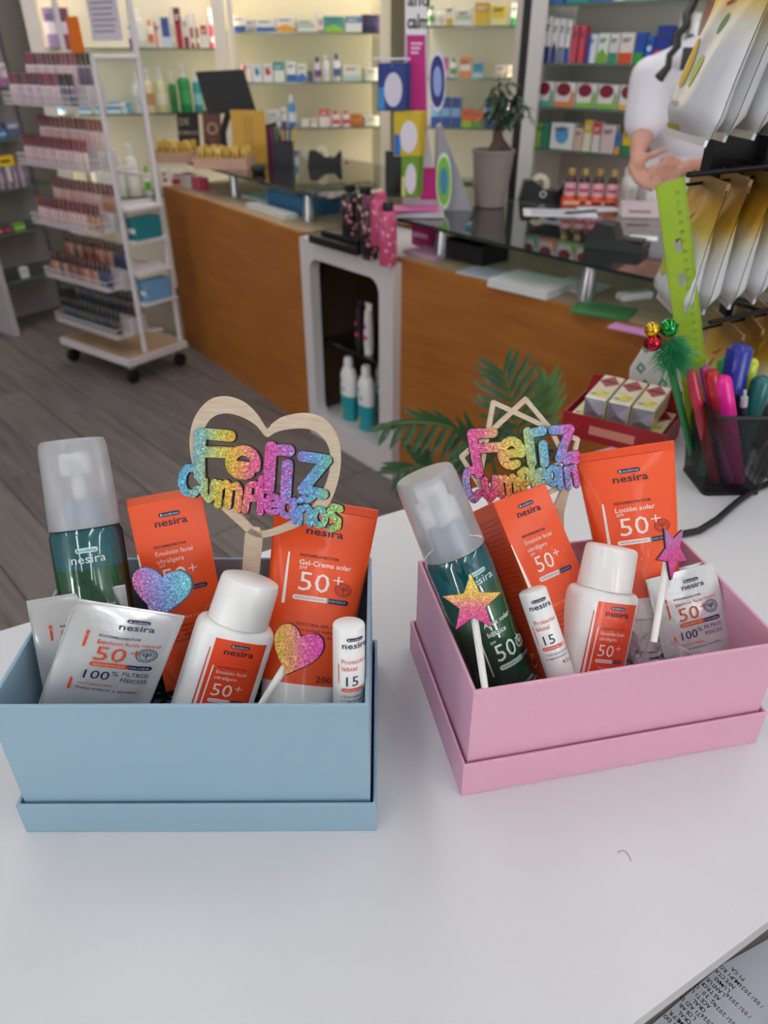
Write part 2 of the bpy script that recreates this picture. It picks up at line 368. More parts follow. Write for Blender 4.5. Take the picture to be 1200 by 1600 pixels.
# ================================================================== COUNTERS
m_cherry = wood_mat('cherry_veneer', '#a05c1e', '#b9752f', (1.6, 1.6, 14), rough=0.42, noise=2.0)
m_ctop = wood_mat('counter_top_wood', '#9b8467', '#bda487', (3, 20, 3), rough=0.5)
def counter(A, B, h, depth, label):
    A, B = Vector((*A, 0)), Vector((*B, 0)); d = B - A; a = math.degrees(math.atan2(d.y, d.x)); Lc = d.length
    t = thing('counter', label, 'counter', T(A) @ rotz(a))
    MB().box(0, 0, 0.0, Lc, 0.02, h).build('front_panel', m_cherry, t, smooth=0)
    MB().box(0.0, 0.02, h-0.03, Lc, depth, h).build('worktop', m_ctop, t, smooth=0)
    for x in (0, Lc-0.02): MB().box(x, 0.02, 0, x+0.02, depth, h-0.03).build('end_panel', m_cherry, t, smooth=0)
    return t, T(A) @ rotz(a), Lc
CNT1, CM1, CL1 = counter((-1.11, 3.97), (-0.315, 2.86), 0.81, 0.82, 'cherry wood counter beside the wheeled rack, with wooden card display on it')
CNT2, CM2, CL2 = counter((0.035, 2.47), (0.93, 1.38), 0.81, 0.75, 'cherry wood counter behind the palm, with bonsai on its glass top')
m_glass = clear_mat('counter_glass', '#b8c9c2', refl=0.10, rough=0.02, tintfac=0.10, body='#4c5c58')
def glass_top(CM, x0, x1, y0, y1, z, posts, label, curve=0.0):
    t = thing('glass_top', label, 'glass top', CM @ T(0, 0, 0))
    n = 12; poly = [(x0 + (x1-x0)*i/n, y0 - curve*math.sin(math.pi*i/n)) for i in range(n+1)] + [(x1, y1), (x0, y1)]
    slab(poly, z-0.01, z).build('pane', m_glass, t, smooth=0)
    e = MB()
    for i in range(n): e.add([(poly[i][0], poly[i][1]-0.0006, z-0.01), (poly[i+1][0], poly[i+1][1]-0.0006, z-0.01), (poly[i+1][0], poly[i+1][1]-0.0006, z), (poly[i][0], poly[i][1]-0.0006, z)], [(0, 1, 2, 3)])
    e.build('polished_edge', mat('#23302c', 0.15, coat=0.5), t, smooth=0)
    for px, py in posts:
        MB().lathe([(0.026, 0.8102), (0.026, 0.815), (0.019, z-0.04), (0.014, z-0.016), (0.014, z-0.0102)], 20, M=T(px, py, 0)).build('post', STEEL, t)
    return t
GZ = 0.925
glass_top(CM1, 0.0, 1.42, 0.10, 0.80, GZ, [(0.5, 0.16), (1.2, 0.14), (0.25, 0.5), (1.2, 0.5)], 'greenish glass counter top on steel posts under the card display')
glass_top(CM2, -0.03, 1.3, 0.035, 0.72, GZ, [(0.10, 0.115), (0.71, 0.03+0.04), (0.12, 0.62), (0.9, 0.62)], 'greenish glass counter top on steel posts under the bonsai', curve=0.02)
# ================================================================== WHITE OPEN CABINET between the counters
cA, cB = Vector((-0.315, 2.84, 0)), Vector((0.03, 2.42, 0)); cd = cB - cA; CMC = T(cA) @ rotz(math.degrees(math.atan2(cd.y, cd.x))); CW = cd.length
cab = thing('display_cabinet', 'white cabinet with rounded opening between the cherry counters', 'cabinet', CMC)
n = 8
def rr2(x0, z0, x1, z1, r): return [(p[0], p[1]) for p in rrect(x0, z0, x1, z1, r, n)]
MB().ring(rr2(0, 0, CW, 0.80, 0.004), rr2(0.055, 0.10, CW-0.075, 0.735, 0.05), 0.0, 0.045).build('front_frame', mat('#ddd5d6', 0.4), cab, smooth=30)
MB().box(0, 0.045, 0, 0.02, 0.42, 0.80).box(CW-0.02, 0.045, 0, CW, 0.42, 0.80).box(0.02, 0.40, 0, CW-0.02, 0.42, 0.80).build('carcass', mat('#4b3524', 0.6), cab, smooth=0)
MB().box(0.0, 0.045, 0.785, CW, 0.42, 0.80).build('top_panel', mat('#ddd5d6', 0.4), cab, smooth=0)
MB().box(0.02, 0.045, 0.08, CW-0.02, 0.40, 0.098).build('bottom_panel', mat('#cfd6d2', 0.3), cab, smooth=0)
MB().box(0.021, 0.07, 0.395, CW-0.021, 0.399, 0.403).build('glass_shelf', m_glass, cab, smooth=0)
# ================================================================== SHELVING BAYS
m_shelf = clear_mat('shelf_glass', '#cfded4', refl=0.05, rough=0.05, tintfac=0.15, body='#8fa398')
m_sedge = mat('#5d766a', 0.2, coat=0.4)
BAYS = {}
def bay(key, label, pxL, YL, pxR, YR, rows, back, side, depth=0.32, ztop=2.45, strip=True, sides=(True, True), pillar=0.03):
    A, B = Vector((plan(pxL, YL), YL, 0)), Vector((plan(pxR, YR), YR, 0)); d = B - A; a = math.atan2(d.y, d.x); Lb = d.length
    M = T(A) @ Matrix.Rotation(a, 4, 'Z')
    t = thing('shelving_unit', label, 'shelving', M)
    MB().box(0, depth, 0, Lb, depth+0.02, ztop).build('back_panel', mat(back, 0.6), t, smooth=0)
    if sides[0]: MB().box(-pillar, -0.01, 0, 0, depth+0.02, ztop).build('side_panel', mat(side, 0.5), t, smooth=0)
    if sides[1]: MB().box(Lb, -0.01, 0, Lb+pillar, depth+0.02, ztop).build('side_panel', mat(side, 0.5), t, smooth=0)
    MB().box(0, 0, ztop-0.06, Lb, depth, ztop).build('header', mat(side, 0.5), t, smooth=0)
    if strip: MB().box(0.03, 0.03, ztop-0.075, Lb-0.03, 0.07, ztop-0.0605).build('emitter_strip', mat('#ffe9b8', 0.5, emit=STRIP_POWER), t, smooth=0)
    if strip or key == 'R':
        em = mat('#fff1d2', 0.5, emit=STRIP_POWER*.75) if strip else mat('#fff6ea', 0.5, emit=20.0)
        for xs in (0.0, Lb-.032): MB().box(xs, -.01, 0, xs+.032, .006, ztop).build('front_lip', mat(side, 0.5), t, smooth=0)  # lips added to keep the side strips out of view
        for xs in ((0.001, Lb-.013) if strip else (Lb-.013,)): MB().box(xs, .0062, .5, xs+.012, .011, ztop-.08).build('emitter_strip', em, t, smooth=0)  # side strips are added emitters, put in to brighten the shelves evenly
    nrm = Vector((-math.sin(a), math.cos(a), 0)); zs = []
    mid = (pxL+pxR)/2; inv = M.inverted()
    for y in rows:
        P = atplane(mid, y, A, nrm); z = P.z; zs.append(z)
        s = MB().box(0.016, 0.012, z-0.008, Lb-0.016, depth-0.001, z).build('shelf', m_shelf, t, smooth=0)
        MB().box(0.016, 0.0095, z-0.0085, Lb-0.016, 0.0118, z+0.0003).build('edge', m_sedge, s, smooth=0)
    BAYS[key] = (M, A, nrm, zs, rows, inv, Lb)
    return t
bay('L', 'grey back shelving with sparse small goods by the wheeled rack', -90, 4.1, 56, 4.5, [135, 220, 300, 372, 450], '#a7a2a6', '#b5b0b2', strip=False, sides=(True, False))
bay('P', 'lit cream shelving holding green pump bottles beside the rack', 62, 4.66, 345, 4.9, [75, 178, 308], '#ddd8cb', '#efe6da', pillar=0.04)
bay('M', 'lit cream shelving of medicine cartons behind the black monitor', 360, 4.9, 602, 5.15, [50, 128, 200, 290], '#e6e0cb', '#f0e8da', sides=(False, True), pillar=0.03)
bay('C', 'lit shelving holding blue cartons behind the bonsai', 655, 4.35, 812, 4.25, [40, 122, 200, 290], '#d5d0c2', '#e8e2d8', sides=(False, False))
bay('R', 'pale shelving of medicine cartons beside the shop assistant', 838, 3.55, 1160, 2.98, [0, 100, 174, 246], '#cbc3bb', '#dedad6', sides=(True, True), depth=0.28, pillar=0.035, strip=False)
# black upright between two shelving bays
Pp = Vector((plan(823, 3.62), 3.62, 0))
tag(MB().box(-0.024, -0.02, 0, 0.022, 0.05, 2.45).build('black_upright', mat('#1c1917', 0.4), None, T(Pp) @ rotz(-30), smooth=0), 'tall black metal upright behind the bonsai', 'upright')
# ================================================================== GIFT BOXES
def linen(name, c, amt, scale=1400.0):
    m, N, L, b = nodes_mat(name); b.inputs['Base Color'].default_value = srgb(c); b.inputs['Roughness'].default_value = 0.55
    tc = N.new('ShaderNodeTexCoord'); hs = []
    for s in ((1, 12, 1), (12, 1, 1), (6, 6, 0.7)):
        mp = N.new('ShaderNodeMapping'); mp.inputs['Scale'].default_value = s; n = N.new('ShaderNodeTexNoise'); n.inputs['Scale'].default_value = scale/8; n.inputs['Detail'].default_value = 2
        L.new(tc.outputs['Object'], mp.inputs[0]); L.new(mp.outputs[0], n.inputs['Vector']); hs.append(n.outputs['Fac'])
    a = N.new('ShaderNodeMath'); L.new(hs[0], a.inputs[0]); L.new(hs[1], a.inputs[1]); a2 = N.new('ShaderNodeMath'); L.new(a.outputs[0], a2.inputs[0]); L.new(hs[2], a2.inputs[1])
    bp = N.new('ShaderNodeBump'); bp.inputs['Strength'].default_value = amt; bp.inputs['Distance'].default_value = 0.0006
    L.new(a2.outputs[0], bp.inputs['Height']); L.new(bp.outputs[0], b.inputs['Normal']); return m
def tray(mb, W, D, z0, z1, th):
    """open box, outer W x D with its near left corner at the origin"""
    o = [(0, 0), (W, 0), (W, D), (0, D)]; i = [(th, th), (W-th, th), (W-th, D-th), (th, D-th)]
    vs = [(x, y, z0) for x, y in o] + [(x, y, z1) for x, y in o] + [(x, y, z1) for x, y in i] + [(x, y, z0+th) for x, y in i]
    fs = [(3, 2, 1, 0)]
    for k in range(4):
        j = (k+1) % 4; fs += [(k, j, 4+j, 4+k), (4+k, 4+j, 8+j, 8+k), (8+k, 8+j, 12+j, 12+k)]
    fs.append((12, 13, 14, 15)); return mb.add(vs, fs)
def bevelled(o, wd=0.0009, seg=2):
    md = o.modifiers.new('bevel', 'BEVEL'); md.width = wd; md.segments = seg; md.limit_method = 'ANGLE'; return o
def gift_box(x0, y0, rot, W, D, H, LH, e, m, label):
    M = T(x0, y0, TABLE) @ Matrix.Rotation(rot, 4, 'Z'); t = thing('gift_box', label, 'box', M)
    bevelled(tray(MB(), W+2*e, D+2*e, 0.0, LH, 0.0022).build('lid', m, t, T(-e, -e, 0), smooth=0))
    bevelled(tray(MB(), W, D, 0.0024, H, 0.0025).build('body', m, t, smooth=0))
    return M
m_blue = linen('blue_card', '#92b0c4', 0.05); m_pink = linen('pink_linen', '#e2a9c0', 0.35)
MBX = gift_box(-0.2344, 0.3022, 0.0044, 0.2255, 0.1494, 0.1147, 0.0281, 0.004, m_blue, 'pale blue cardboard gift box set inside its own upturned lid')
MPX = gift_box(0.0567, 0.3306, 0.2066, 0.2237, 0.145, 0.097, 0.0321, 0.004, m_pink, 'pink linen-textured gift box set inside its own upturned lid')
# crinkled filler: uncountable shreds, one object for each box
def filler(name, M, W, D, z0, z1, n, m, label, seed, wr=(0.001, 0.0022)):
    rnd = random.Random(seed); mb = MB()
    for k in range(n):
        p = Vector((rnd.uniform(.012, W-.012), rnd.uniform(.012, D-.012), rnd.uniform(z0, z1))); a = rnd.uniform(0, 6.28); wd = rnd.uniform(*wr); vs = []
        for i in range(9):
            q = p.copy(); q.x = min(max(q.x, .004), W-.004); q.y = min(max(q.y, .004), D-.004); q.z = max(q.z, .006)
            vs += [q, q + Vector((rnd.uniform(-.3, .3)*wd, 0, wd))]
            a += rnd.uniform(-1.1, 1.1); p = p + Vector((math.cos(a)*.0045, math.sin(a)*.0045, rnd.uniform(-.0028, .0028)))
            p.z = min(max(p.z, .006), z1+.004)
        mb.add(vs, [(2*i, 2*i+2, 2*i+3, 2*i+1) for i in range(8)])
    o = mb.build(name, m, None, M, smooth=0); tag(o, label, 'filler', kind='stuff')
filler('paper_filler', MBX, .2255, .1494, 0.006, .050, 1300, mat('#2a2627', 0.4, coat=0.4), 'dark crinkled paper shreds filling the pale blue gift box', 3)
filler('film_filler', MPX, .2237, .145, .008, .056, 800, mat('#f1e4ea', 0.12, spec=0.8, coat=0.8), 'glossy clear pinkish film shreds filling the pink gift box', 4, (.003, .0075))
# ================================================================== SUN CARE GOODS
def brand(p, u, v, k=1.0, ink=NAVY, pill=NAVY, pinktext=None, bold=0.012):
    """small logo pill above the brand word; v is the baseline of the word"""
    p.pill(u-.0072*k, v+.0068*k, u+.0072*k, v+.0102*k, pill, name='brand_badge')
    p.text('acofarma', u-.0038*k, v+.0077*k, .0026*k, pinktext or mat('#cfd3e6', 0.4), h=.0005, wid=.0098*k)
    p.line([(u-.0062*k, v+.0075*k), (u-.0054*k, v+.0095*k), (u-.0046*k, v+.0075*k)], .0005*k, pinktext or mat('#cfd3e6', 0.4), h=.0005, name='lettering')
    p.text('nesira', u, v, .0082*k, ink, 'C', bold, name='brand_name', wid=.0225*k)
def spf(p, u, v, k, ink, num='50', plus=True, sup='SPF'):
    if sup: p.text(sup, u, v+.0128*k, .0028*k, ink)
    p.text(num, u, v, .0165*k, ink, wid=.0155*k)
    if plus:
        p.rect(u+.0172*k, v+.0082*k, u+.0222*k, v+.0089*k, ink); p.rect(u+.01935*k, v+.006*k, u+.02005*k, v+.0111*k, ink)
def claim(p, u, v, wd, k, c1, t1, c2, t2, s='PROTECCIÓN MUY ALTA', split=.6):
    p.pill(u, v, u+wd*split+.001, v+.0038*k, c1, right=False); p.pill(u+wd*split, v, u+wd, v+.0038*k, c2, left=False)
    p.text(s, u+.0016*k, v+.0012*k, .0021*k, t1, h=.0005, wid=wd*split-.003*k)
    p.text('UVA·UVB-IR', u+wd*split+.0012*k, v+.0012*k, .0021*k, t2, h=.0005, wid=wd*(1-split)-.003*k)
def coral(p, u, v, r, ink):
    p.ringmark(u, v, r, r*.10, ink); p.ringmark(u, v, r*.68, r*.07, ink)
    for a in range(0, 360, 20):
        q = math.radians(a); p.line([(u+r*.76*math.cos(q), v+r*.76*math.sin(q)), (u+r*.86*math.cos(q), v+r*.86*math.sin(q))], r*.12, ink)
    for (x0, y0, x1, y1) in ((0, -.5, 0, .05), (0, -.2, -.32, .1), (-.32, .1, -.36, .38), (0, -.1, .3, .12), (.3, .12, .36, .4), (0, .05, -.12, .42), (0, .05, .14, .4), (-.2, 0, -.45, .02), (.2, .04, .46, .0)):
        p.line([(u+x0*r, v+y0*r), (u+x1*r, v+y1*r)], r*.13, ink)
def small_lines(p, u, v, lines, size, ink, dv=None, wid=None):
    for i, s in enumerate(lines): p.text(s, u, v - i*(dv or size*1.25), size, ink)
def wedge(p, u, v0, v1, w0, w1, m): p.poly([(u, v0), (u+w0, v0), (u+w1, v1), (u, v1)], m, name='stripe')
TL_ = ['TEXTURA LIGERA', 'Con activos antiarrugas y', 'anti radicales libres', 'Para todo tipo de pieles', 'Resistente al agua']
m_frost = clear_mat('frosted_cap', '#f4f4f6', refl=0.02, rough=0.35, tintfac=0.36, body='#e6e6e8')
m_shell = clear_mat('bottle_shell', '#eefff8', refl=0.045, rough=0.03)
m_green = mat('#087544', 0.15, trans=0.35, coat=0.3); m_teal = mat('#1391a6', 0.12, trans=0.5, coat=0.3)
def spray_bottle(M, R, L, uoff, label):
    t = thing('spray_bottle', label, 'bottle', M); H = L*0.69
    MB().lathe([(R*.90, 0), (R-.0005, .003), (R-.0005, H*.80)], 40).build('green_liquid', m_green, t)
    MB().lathe([(R-.0005, H*.8005), (R-.0005, H-.005), (R*.9, H-.001), (R*.5, H)], 40).build('blue_liquid', m_teal, t)
    MB().lathe([(R*.9, -.0004), (R, .003), (R, H-.0045), (R*.92, H), (R*.52, H+.001), (R*.52, H+.004)], 40, cap0=False, cap1=False).build('clear_shell', m_shell, t)
    pu = MB().lathe([(.0135, H+.001), (.0135, H+.018), (.0115, H+.0185)], 24).build('pump_collar', mat('#5a8fb4', 0.4), t)
    MB().lathe([(.0045, H+.019), (.0045, H+.034), (.0105, H+.036), (.0105, H+.048), (.009, H+.05)], 20).box(-.0035, -.019, H+.038, .0035, -.009, H+.045).build('pump_head', mat('#dfe6ea', 0.4), pu)
    MB().lathe([(R*.97, H+.0002), (R*.97, H+.003), (R*.92, L-.006), (R*.89, L-.002), (R*.84, L)], 44, cap0=False).build('frosted_cap', m_frost, t)
    p = Print(S_cyl(R+.0003)); k = R/.0265; lt = mat('#d9ece6', 0.4)
    brand(p, uoff+.004, H-.022, 1.1*k, ink=lt, pill=mat('#bfe3e6', 0.4), pinktext=mat('#0b6f7c', 0.4), bold=0.0)
    p.text('Agua solar', uoff-.006, H-.053, .0060*k, lt, bold=.012); p.text('bifásica', uoff-.006, H-.0605, .0060*k, lt, bold=.012)
    spf(p, uoff-.006, H-.080, 1.25*k, lt); claim(p, uoff-.006, H-.087, .030, 1.0, mat('#c7dfe2', .4), NAVY, NAVY, lt, 'PROTECCIÓN MUY ALTA', .62)
    wedge(p, uoff-.0125, H-.09, H-.05, .0008, .0014, lt)
    small_lines(p, uoff-.006, H-.104, ['TEXTURA LIGERA', 'Con activos hidratantes', 'Acción antioxidante', 'Para todo tipo de pieles', 'Resistente al agua'], .0034*k, lt)
    coral(p, uoff+.0165, H-.0745, .0045, lt)
    for i in range(22): p.text('aqua dicaprylyl carbonate alcohol denat', uoff-.046, H-.03-i*.0029, .0022, mat('#6fa693', .4), wid=.016)
    p.lay(t); return t
def carton(M, W, D, H, label):
    t = thing('product_carton', label, 'carton', M)
    bevelled(MB().box(-W/2, 0, 0, W/2, D, H).build('body', ORANGE, t, smooth=0), .0007)
    MB().box(-W/2+.001, .001, H, W/2-.001, D-.001, H+.0005).build('top_flap', ORANGE, t, smooth=0)
    Sc = S_flat(-.0001); p = Print(lambda u, v, h: Sc(u, H-(H-v)*.92, h)); k = W/.05; lt = mat('#f7e6df', .4); dk = mat('#2b1730', .4)
    brand(p, .001, H-.0185, k, ink=dk)
    p.text('FOTOPROTECTOR', -.0135*k, H-.0345, .0026*k, mat('#2a0f10', .4), bold=.02); p.text('Emulsión facial', -.0135*k, H-.0405, .0052*k, lt, wid=.0255*k); p.text('ultraligera', -.0135*k, H-.0465, .0052*k, lt, wid=.0185*k)
    spf(p, -.0125*k, H-.064, 1.12*k, lt); claim(p, -.0135*k, H-.0715, .031*k, 1.0, mat('#f1dfe0', .4), NAVY, NAVY, mat('#aab4dd', .4))
    p.poly([(-W/2, H-.085), (-W/2+.0035, H-.085), (-W/2+.0008, H-.036), (-W/2, H-.036)], WHITE, name='stripe')
    p.text('TEXTURA LIGERA', -.012*k, H-.093, .0034*k, mat('#f3b6a2', .4)); p.ringmark(.0165*k, H-.0905, .0042, .0004, mat('#f3b6a2', .4)); p.line([(.0145*k, H-.091), (.017*k, H-.0925), (.0185*k, H-.0895)], .0007, mat('#f3b6a2', .4))
    small_lines(p, -.012*k, H-.099, ['Con activos antiarrugas y', 'anti radicales libres', 'Para todo tipo de pieles', 'Resistente al agua'], .0031*k, dk)
    p.lay(t)
    q = Print(lambda u, v, h: (-W/2-.0001-h, -u, v))
    for i in range(26): q.text('modo de empleo aplicar generosamente antes de la', -D+.004, H-.012-i*.0037, .0026, mat('#b93a2a', .4), wid=D-.008)
    q.lay(t); return t
def squeeze_tube(M, W, L, title, label, vol=True, whitefoot=True):
    t = thing('squeeze_tube', label, 'tube', M); z0, z1 = .028, L-.007
    def half(z):
        a = min(max((z-z0)/(z1-z0), 0), 1); return W*(.335 + .165*a**.8), .0215*(1-a)**.75 + .0012
    def S(u, v, h):
        w_, d_ = half(v); q = max(0.0, 1-(min(abs(u)/w_, 1))**2.6); return (u, -(d_*q**.5) - h, v)
    def sec(f, sgn, nu=24, nv=18, za=z0, zb=z1):
        mb = MB()
        def fn(i, j):
            z = za + (zb-za)*j; w_, d_ = half(z); a = math.pi*i; x = -w_*math.cos(a); q = math.sin(a)**.8
            return (x, sgn*d_*q, z)
        return mb.grid(fn, nu, nv)
    foot = z0 + (.022 if vol else .016)
    mb = sec(0, -1, za=foot); mb2 = sec(0, 1, za=foot); mb.add(mb2.v, mb2.f); mb.build('body', ORANGE, t, smooth=60)
    mb = sec(0, -1, za=z0, zb=foot, nv=4); mb2 = sec(0, 1, za=z0, zb=foot, nv=4); mb.add(mb2.v, mb2.f); mb.build('white_shoulder', PLASTW, t, smooth=60)
    mb = MB(); mb.rbox(-W/2, -.0011, z1, W/2, .0011, L, .0005, 1)
    for i in range(46): x = -W/2 + .0008 + (W-.0016)*i/45; mb.box(x-.0004, -.0015, z1+.0004, x+.0004, .0015, L-.0004)
    mb.build('crimped_end', ORANGE, t, smooth=0)
    MB().lathe([(W*.33, .001), (W*.335, .003), (W*.335, z0-.001), (W*.32, z0)], 32, sy=.82).build('cap', PLASTW, t)
    p = Print(lambda u, v, h: S(u, L-(L-v)*.78, h)); lt = mat('#f7e9e2', .4); dk = mat('#2b1730', .4)
    brand(p, 0, L-.034, 1.25, ink=dk)
    p.text('FOTOPROTECTOR', -.016, L-.0555, .0034, mat('#2a0f10', .4), bold=.02); p.text(title, -.016, L-.0632, .0066, lt, bold=.012, wid=.0385 if len(title) > 13 else .031)
    spf(p, -.0155, L-.0865, 1.5, lt); claim(p, -.0175, L-.0955, .041, 1.2, mat('#f6ebe8', .4), mat('#a33b2b', .4), NAVY, mat('#c5ccea', .4)); coral(p, .0185, L-.0815, .0064, mat('#8f2a1c', .4))
    p.poly([(-.0245, L-.1), (-.0222, L-.1), (-.0232, L-.053), (-.0245, L-.053)], WHITE, name='stripe')
    if vol:
        small_lines(p, -.013, L-.118, ['TEXTURA GEL-CREMA', 'Con activos hidratantes', 'Para todo tipo de pieles'], .0038, dk); p.text('200 ml', .006, L-.166, .0078, dk, name='volume_mark')
    p.lay(t); return t
def emulsion_bottle(M, label, yaw_u=0.0):
    t = thing('emulsion_bottle', label, 'bottle', M); W, D, H = .0262, .017, .104
    prof = [(.9, 0), (.985, .002), (1, .006), (1, H-.0065), (.975, H-.003), (.92, H-.001), (.84, H)]
    MB().lathe([(r, z) for r, z in prof], 44, sx=W, sy=D, p=3.0).build('body', PLASTW, t, smooth=60)
    MB().lathe([(.0203, H+.0003), (.0206, H+.002), (.0196, H+.028), (.0188, H+.0305), (.0165, H+.0315)], 44, sy=.86).build('cap', PLASTW, t)
    def S(u, v, h): q = max(0.0, 1-(min(abs(u)/W, 1))**3); return (u, -D*q**(1/3) - h, v)
    p = Print(S); lt = mat('#f7e6df', .4); dk = mat('#2b1730', .4)
    def lab(a, b): return S(-.0150 + .0345*a, .012 + .0850*b, .0002)
    p._mb('label', mat('#ee4a1c', .35, coat=.2)).grid(lab, 14, 2)
    for a_ in (.0003,): p.poly([(-.0170, .012), (-.0184, .012), (-.0172, .090), (-.0165, .090)], REDPR, name='stripe')
    brand(p, .002, .0605, .9, ink=dk); 
    for ly in list(p.layers.items()): pass
    q = Print(lambda u, v, h: S(u, .0968-(.0725-v)*.80, h + .0003))
    brand(q, .002, .0605, .9, ink=dk)
    q.text('FOTOPROTECTOR', -.009, .0485, .0023, dk); q.text('Emulsión facial', -.009, .0437, .0043, lt, wid=.0205); q.text('ultraligera', -.009, .0388, .0043, lt, wid=.0148)
    spf(q, -.009, .0245, .92, lt, sup=None); claim(q, -.009, .0185, .0235, .85, mat('#f6ebe8', .4), mat('#a33b2b', .4), mat('#3a1a2c', .4), mat('#c5ccea', .4))
    q.text('TEXTURA LIGERA', -.006, .013, .0026, lt, name='texture_note'); small_lines(q, -.006, .0105, ['Con activos antiarrugas y', 'anti radicales libres'], .0024, dk)
    q.line([(-.0125, .009), (-.0118, .050)], .0009, WHITE, name='stripe')
    p.layers = {k_: v_ for k_, v_ in p.layers.items() if k_[0] in ('label', 'stripe')}
    p.lay(t); q.lay(t); return t
def lip_stick(M, label, uoff=0.0):
    t = thing('lip_balm', label, 'lip balm', M); R, L = .0098, .070
    MB().lathe([(R*.96, 0), (R, .001), (R, .0225)], 32).build('base', PLASTW, t)
    MB().lathe([(R*.985, .0226), (R*1.0, .0232), (R, L-.002), (R*.96, L-.0006), (R*.86, L)], 32).build('cap', PLASTW, t)
    Sc = S_cyl(R+.0001); p = Print(lambda u, v, h: Sc(u*.92, L-(L-v)*.82, h)); o = uoff
    brand(p, o+.001, L-.0150, .82, ink=NAVY); p.text('Protector', o-.0085, L-.0275, .0054, mat('#d95a4e', .4), wid=.0185); p.text('labial', o-.0085, L-.0330, .0054, mat('#d95a4e', .4))
    p.text('15', o-.0075, L-.0455, .0112, NAVY); p.line([(o-.0105, L-.044), (o-.0105, L-.028)], .0006, REDPR, name='stripe')
    claim(p, o-.0085, L-.0505, .02, .8, mat('#e24a30', .4), WHITE, mat('#e9a79a', .4), WHITE, 'PROTECCIÓN MEDIA', .75)
    small_lines(p, o-.0085, L-.055, ['› Con activos hidratantes', 'y regeneradores'], .0028, NAVY); p.text('4,5 g', o+.003, L-.064, .0042, NAVY, name='weight_mark'); p.lay(t); return t
m_foil = mat('#d6d7d8', 0.25, metal=0.3, coat=0.35, bump=(55, 0.35))
def sachet(M, label, W=.060, H=.086, seed=1, kv=.72):
    t = thing('sachet', label, 'sachet', M); rnd = random.Random(seed); ph = [rnd.uniform(0, 6) for _ in range(4)]
    def th(u, v): a, b_ = 1-abs(2*u/W), 1-abs(2*(v-H/2)/H); e = max(0, min(a, 1))*max(0, min(b_, 1)); return .0045*min(1, e*2.2)**.6 + .0006*math.sin(90*u+ph[0])*math.sin(80*v+ph[1])*min(1, e*4)
    def S(u, v, h): return (u, -th(u, v) - h, v)
    mb = MB(); mb.grid(lambda i, j: S((i-.5)*W, j*H, .0003), 22, 28); mb.grid(lambda i, j: ((i-.5)*W, .6*th((i-.5)*W, j*H)+.0003, j*H), 22, 28)
    mb.build('pouch', m_foil, t, smooth=60)
    cr = MB()
    for z in (0.0005, H-.0075):
        for i in range(9): cr.box(-W/2, -.0009, z+i*.0008, W/2, .0009, z+i*.0008+.0004)
    for x in (-W/2, W/2-.004):
        for i in range(5): cr.box(x+i*.0008, -.0009, .008, x+i*.0008+.0004, .0009, H-.008)
    cr.build('crimped_seal', m_foil, t, smooth=0)
    p = Print(S); og = mat('#d8502c', .4); hh = .0006
    p.S = lambda u, v, h: S(u*W/.062, H-(H-v)*kv, h+.0006)
    brand(p, .006, H-.0195, .95, ink=mat('#3a4066', .4)); p.text('FOTOPROTECTOR', -.0135, H-.0285, .0028, NAVY, bold=.02, name='heading'); p.text('Emulsión fluida mineral', -.0135, H-.0345, .0048, og, wid=.037)
    spf(p, -.0135, H-.051, 1.2, og, sup='SPF'); claim(p, -.0135, H-.0575, .0365, 1.15, mat('#e0552f', .4), mat('#f3d8cc', .4), NAVY, mat('#c5ccea', .4), split=.58)
    coral(p, .0170, H-.0425, .0066, mat('#4a4f70', .4)); p.text('100', -.0165, H-.0705, .0125, NAVY, wid=.0165); p.text('%', .0005, H-.0655, .0066, NAVY); p.text('FILTROS', .0065, H-.0645, .0056, NAVY, wid=.016); p.text('FÍSICOS', .0065, H-.0710, .0056, NAVY, wid=.016)
    p.line([(-.0195, .006), (-.0195, H-.03)], .0016, og, name='stripe'); p.line([(-.0195, H-.029), (-.0195, H-.025)], .0016, og, name='stripe')
    p.text('TEXTURA LIGERA', -.016, H-.0775, .0034, og, wid=.02); small_lines(p, -.016, H-.082, ['Pieles atópicas y sensibles'], .0034, mat('#20284c', .4)); p.lay(t); return t
# ---- goods in the blue box
spray_bottle(lean((112, 688), .440, (150, 930), .392, .190, 16), .0236, .190, -.002, 'green spray bottle with frosted cap standing in the blue gift box')
carton(lean((258, 783), .427, (303, 1010), .393, .137, 22), .0500, .034, .137, 'orange carton behind the pale blue and pink heart pick, in blue box')
squeeze_tube(lean((513, 784), .464, (470, 1080), .375, .182, 6), .0775, .182, 'Gel-Crema solar', 'large orange squeeze tube standing in the blue gift box')
emulsion_bottle(lean((393, 903), .385, (333, 1095), .350, .1355, 14), 'white bottle with orange label and cap in the blue gift box')
lip_stick(lean((545, 973), .335, (545, 1095), .3215, .07, 0), 'white lip balm tube upright in a corner of the blue box', .004)
sachet(lean((207, 949), .352, (152, 1095), .333, .090, 22), 'silver sachet overlapping another at the front of blue box', W=.0675, H=.090, seed=2)
sachet(lean((120, 926), .375, (146, 1080), .356, .086, 22), 'silver sachet half hidden behind another in the blue box', seed=5)
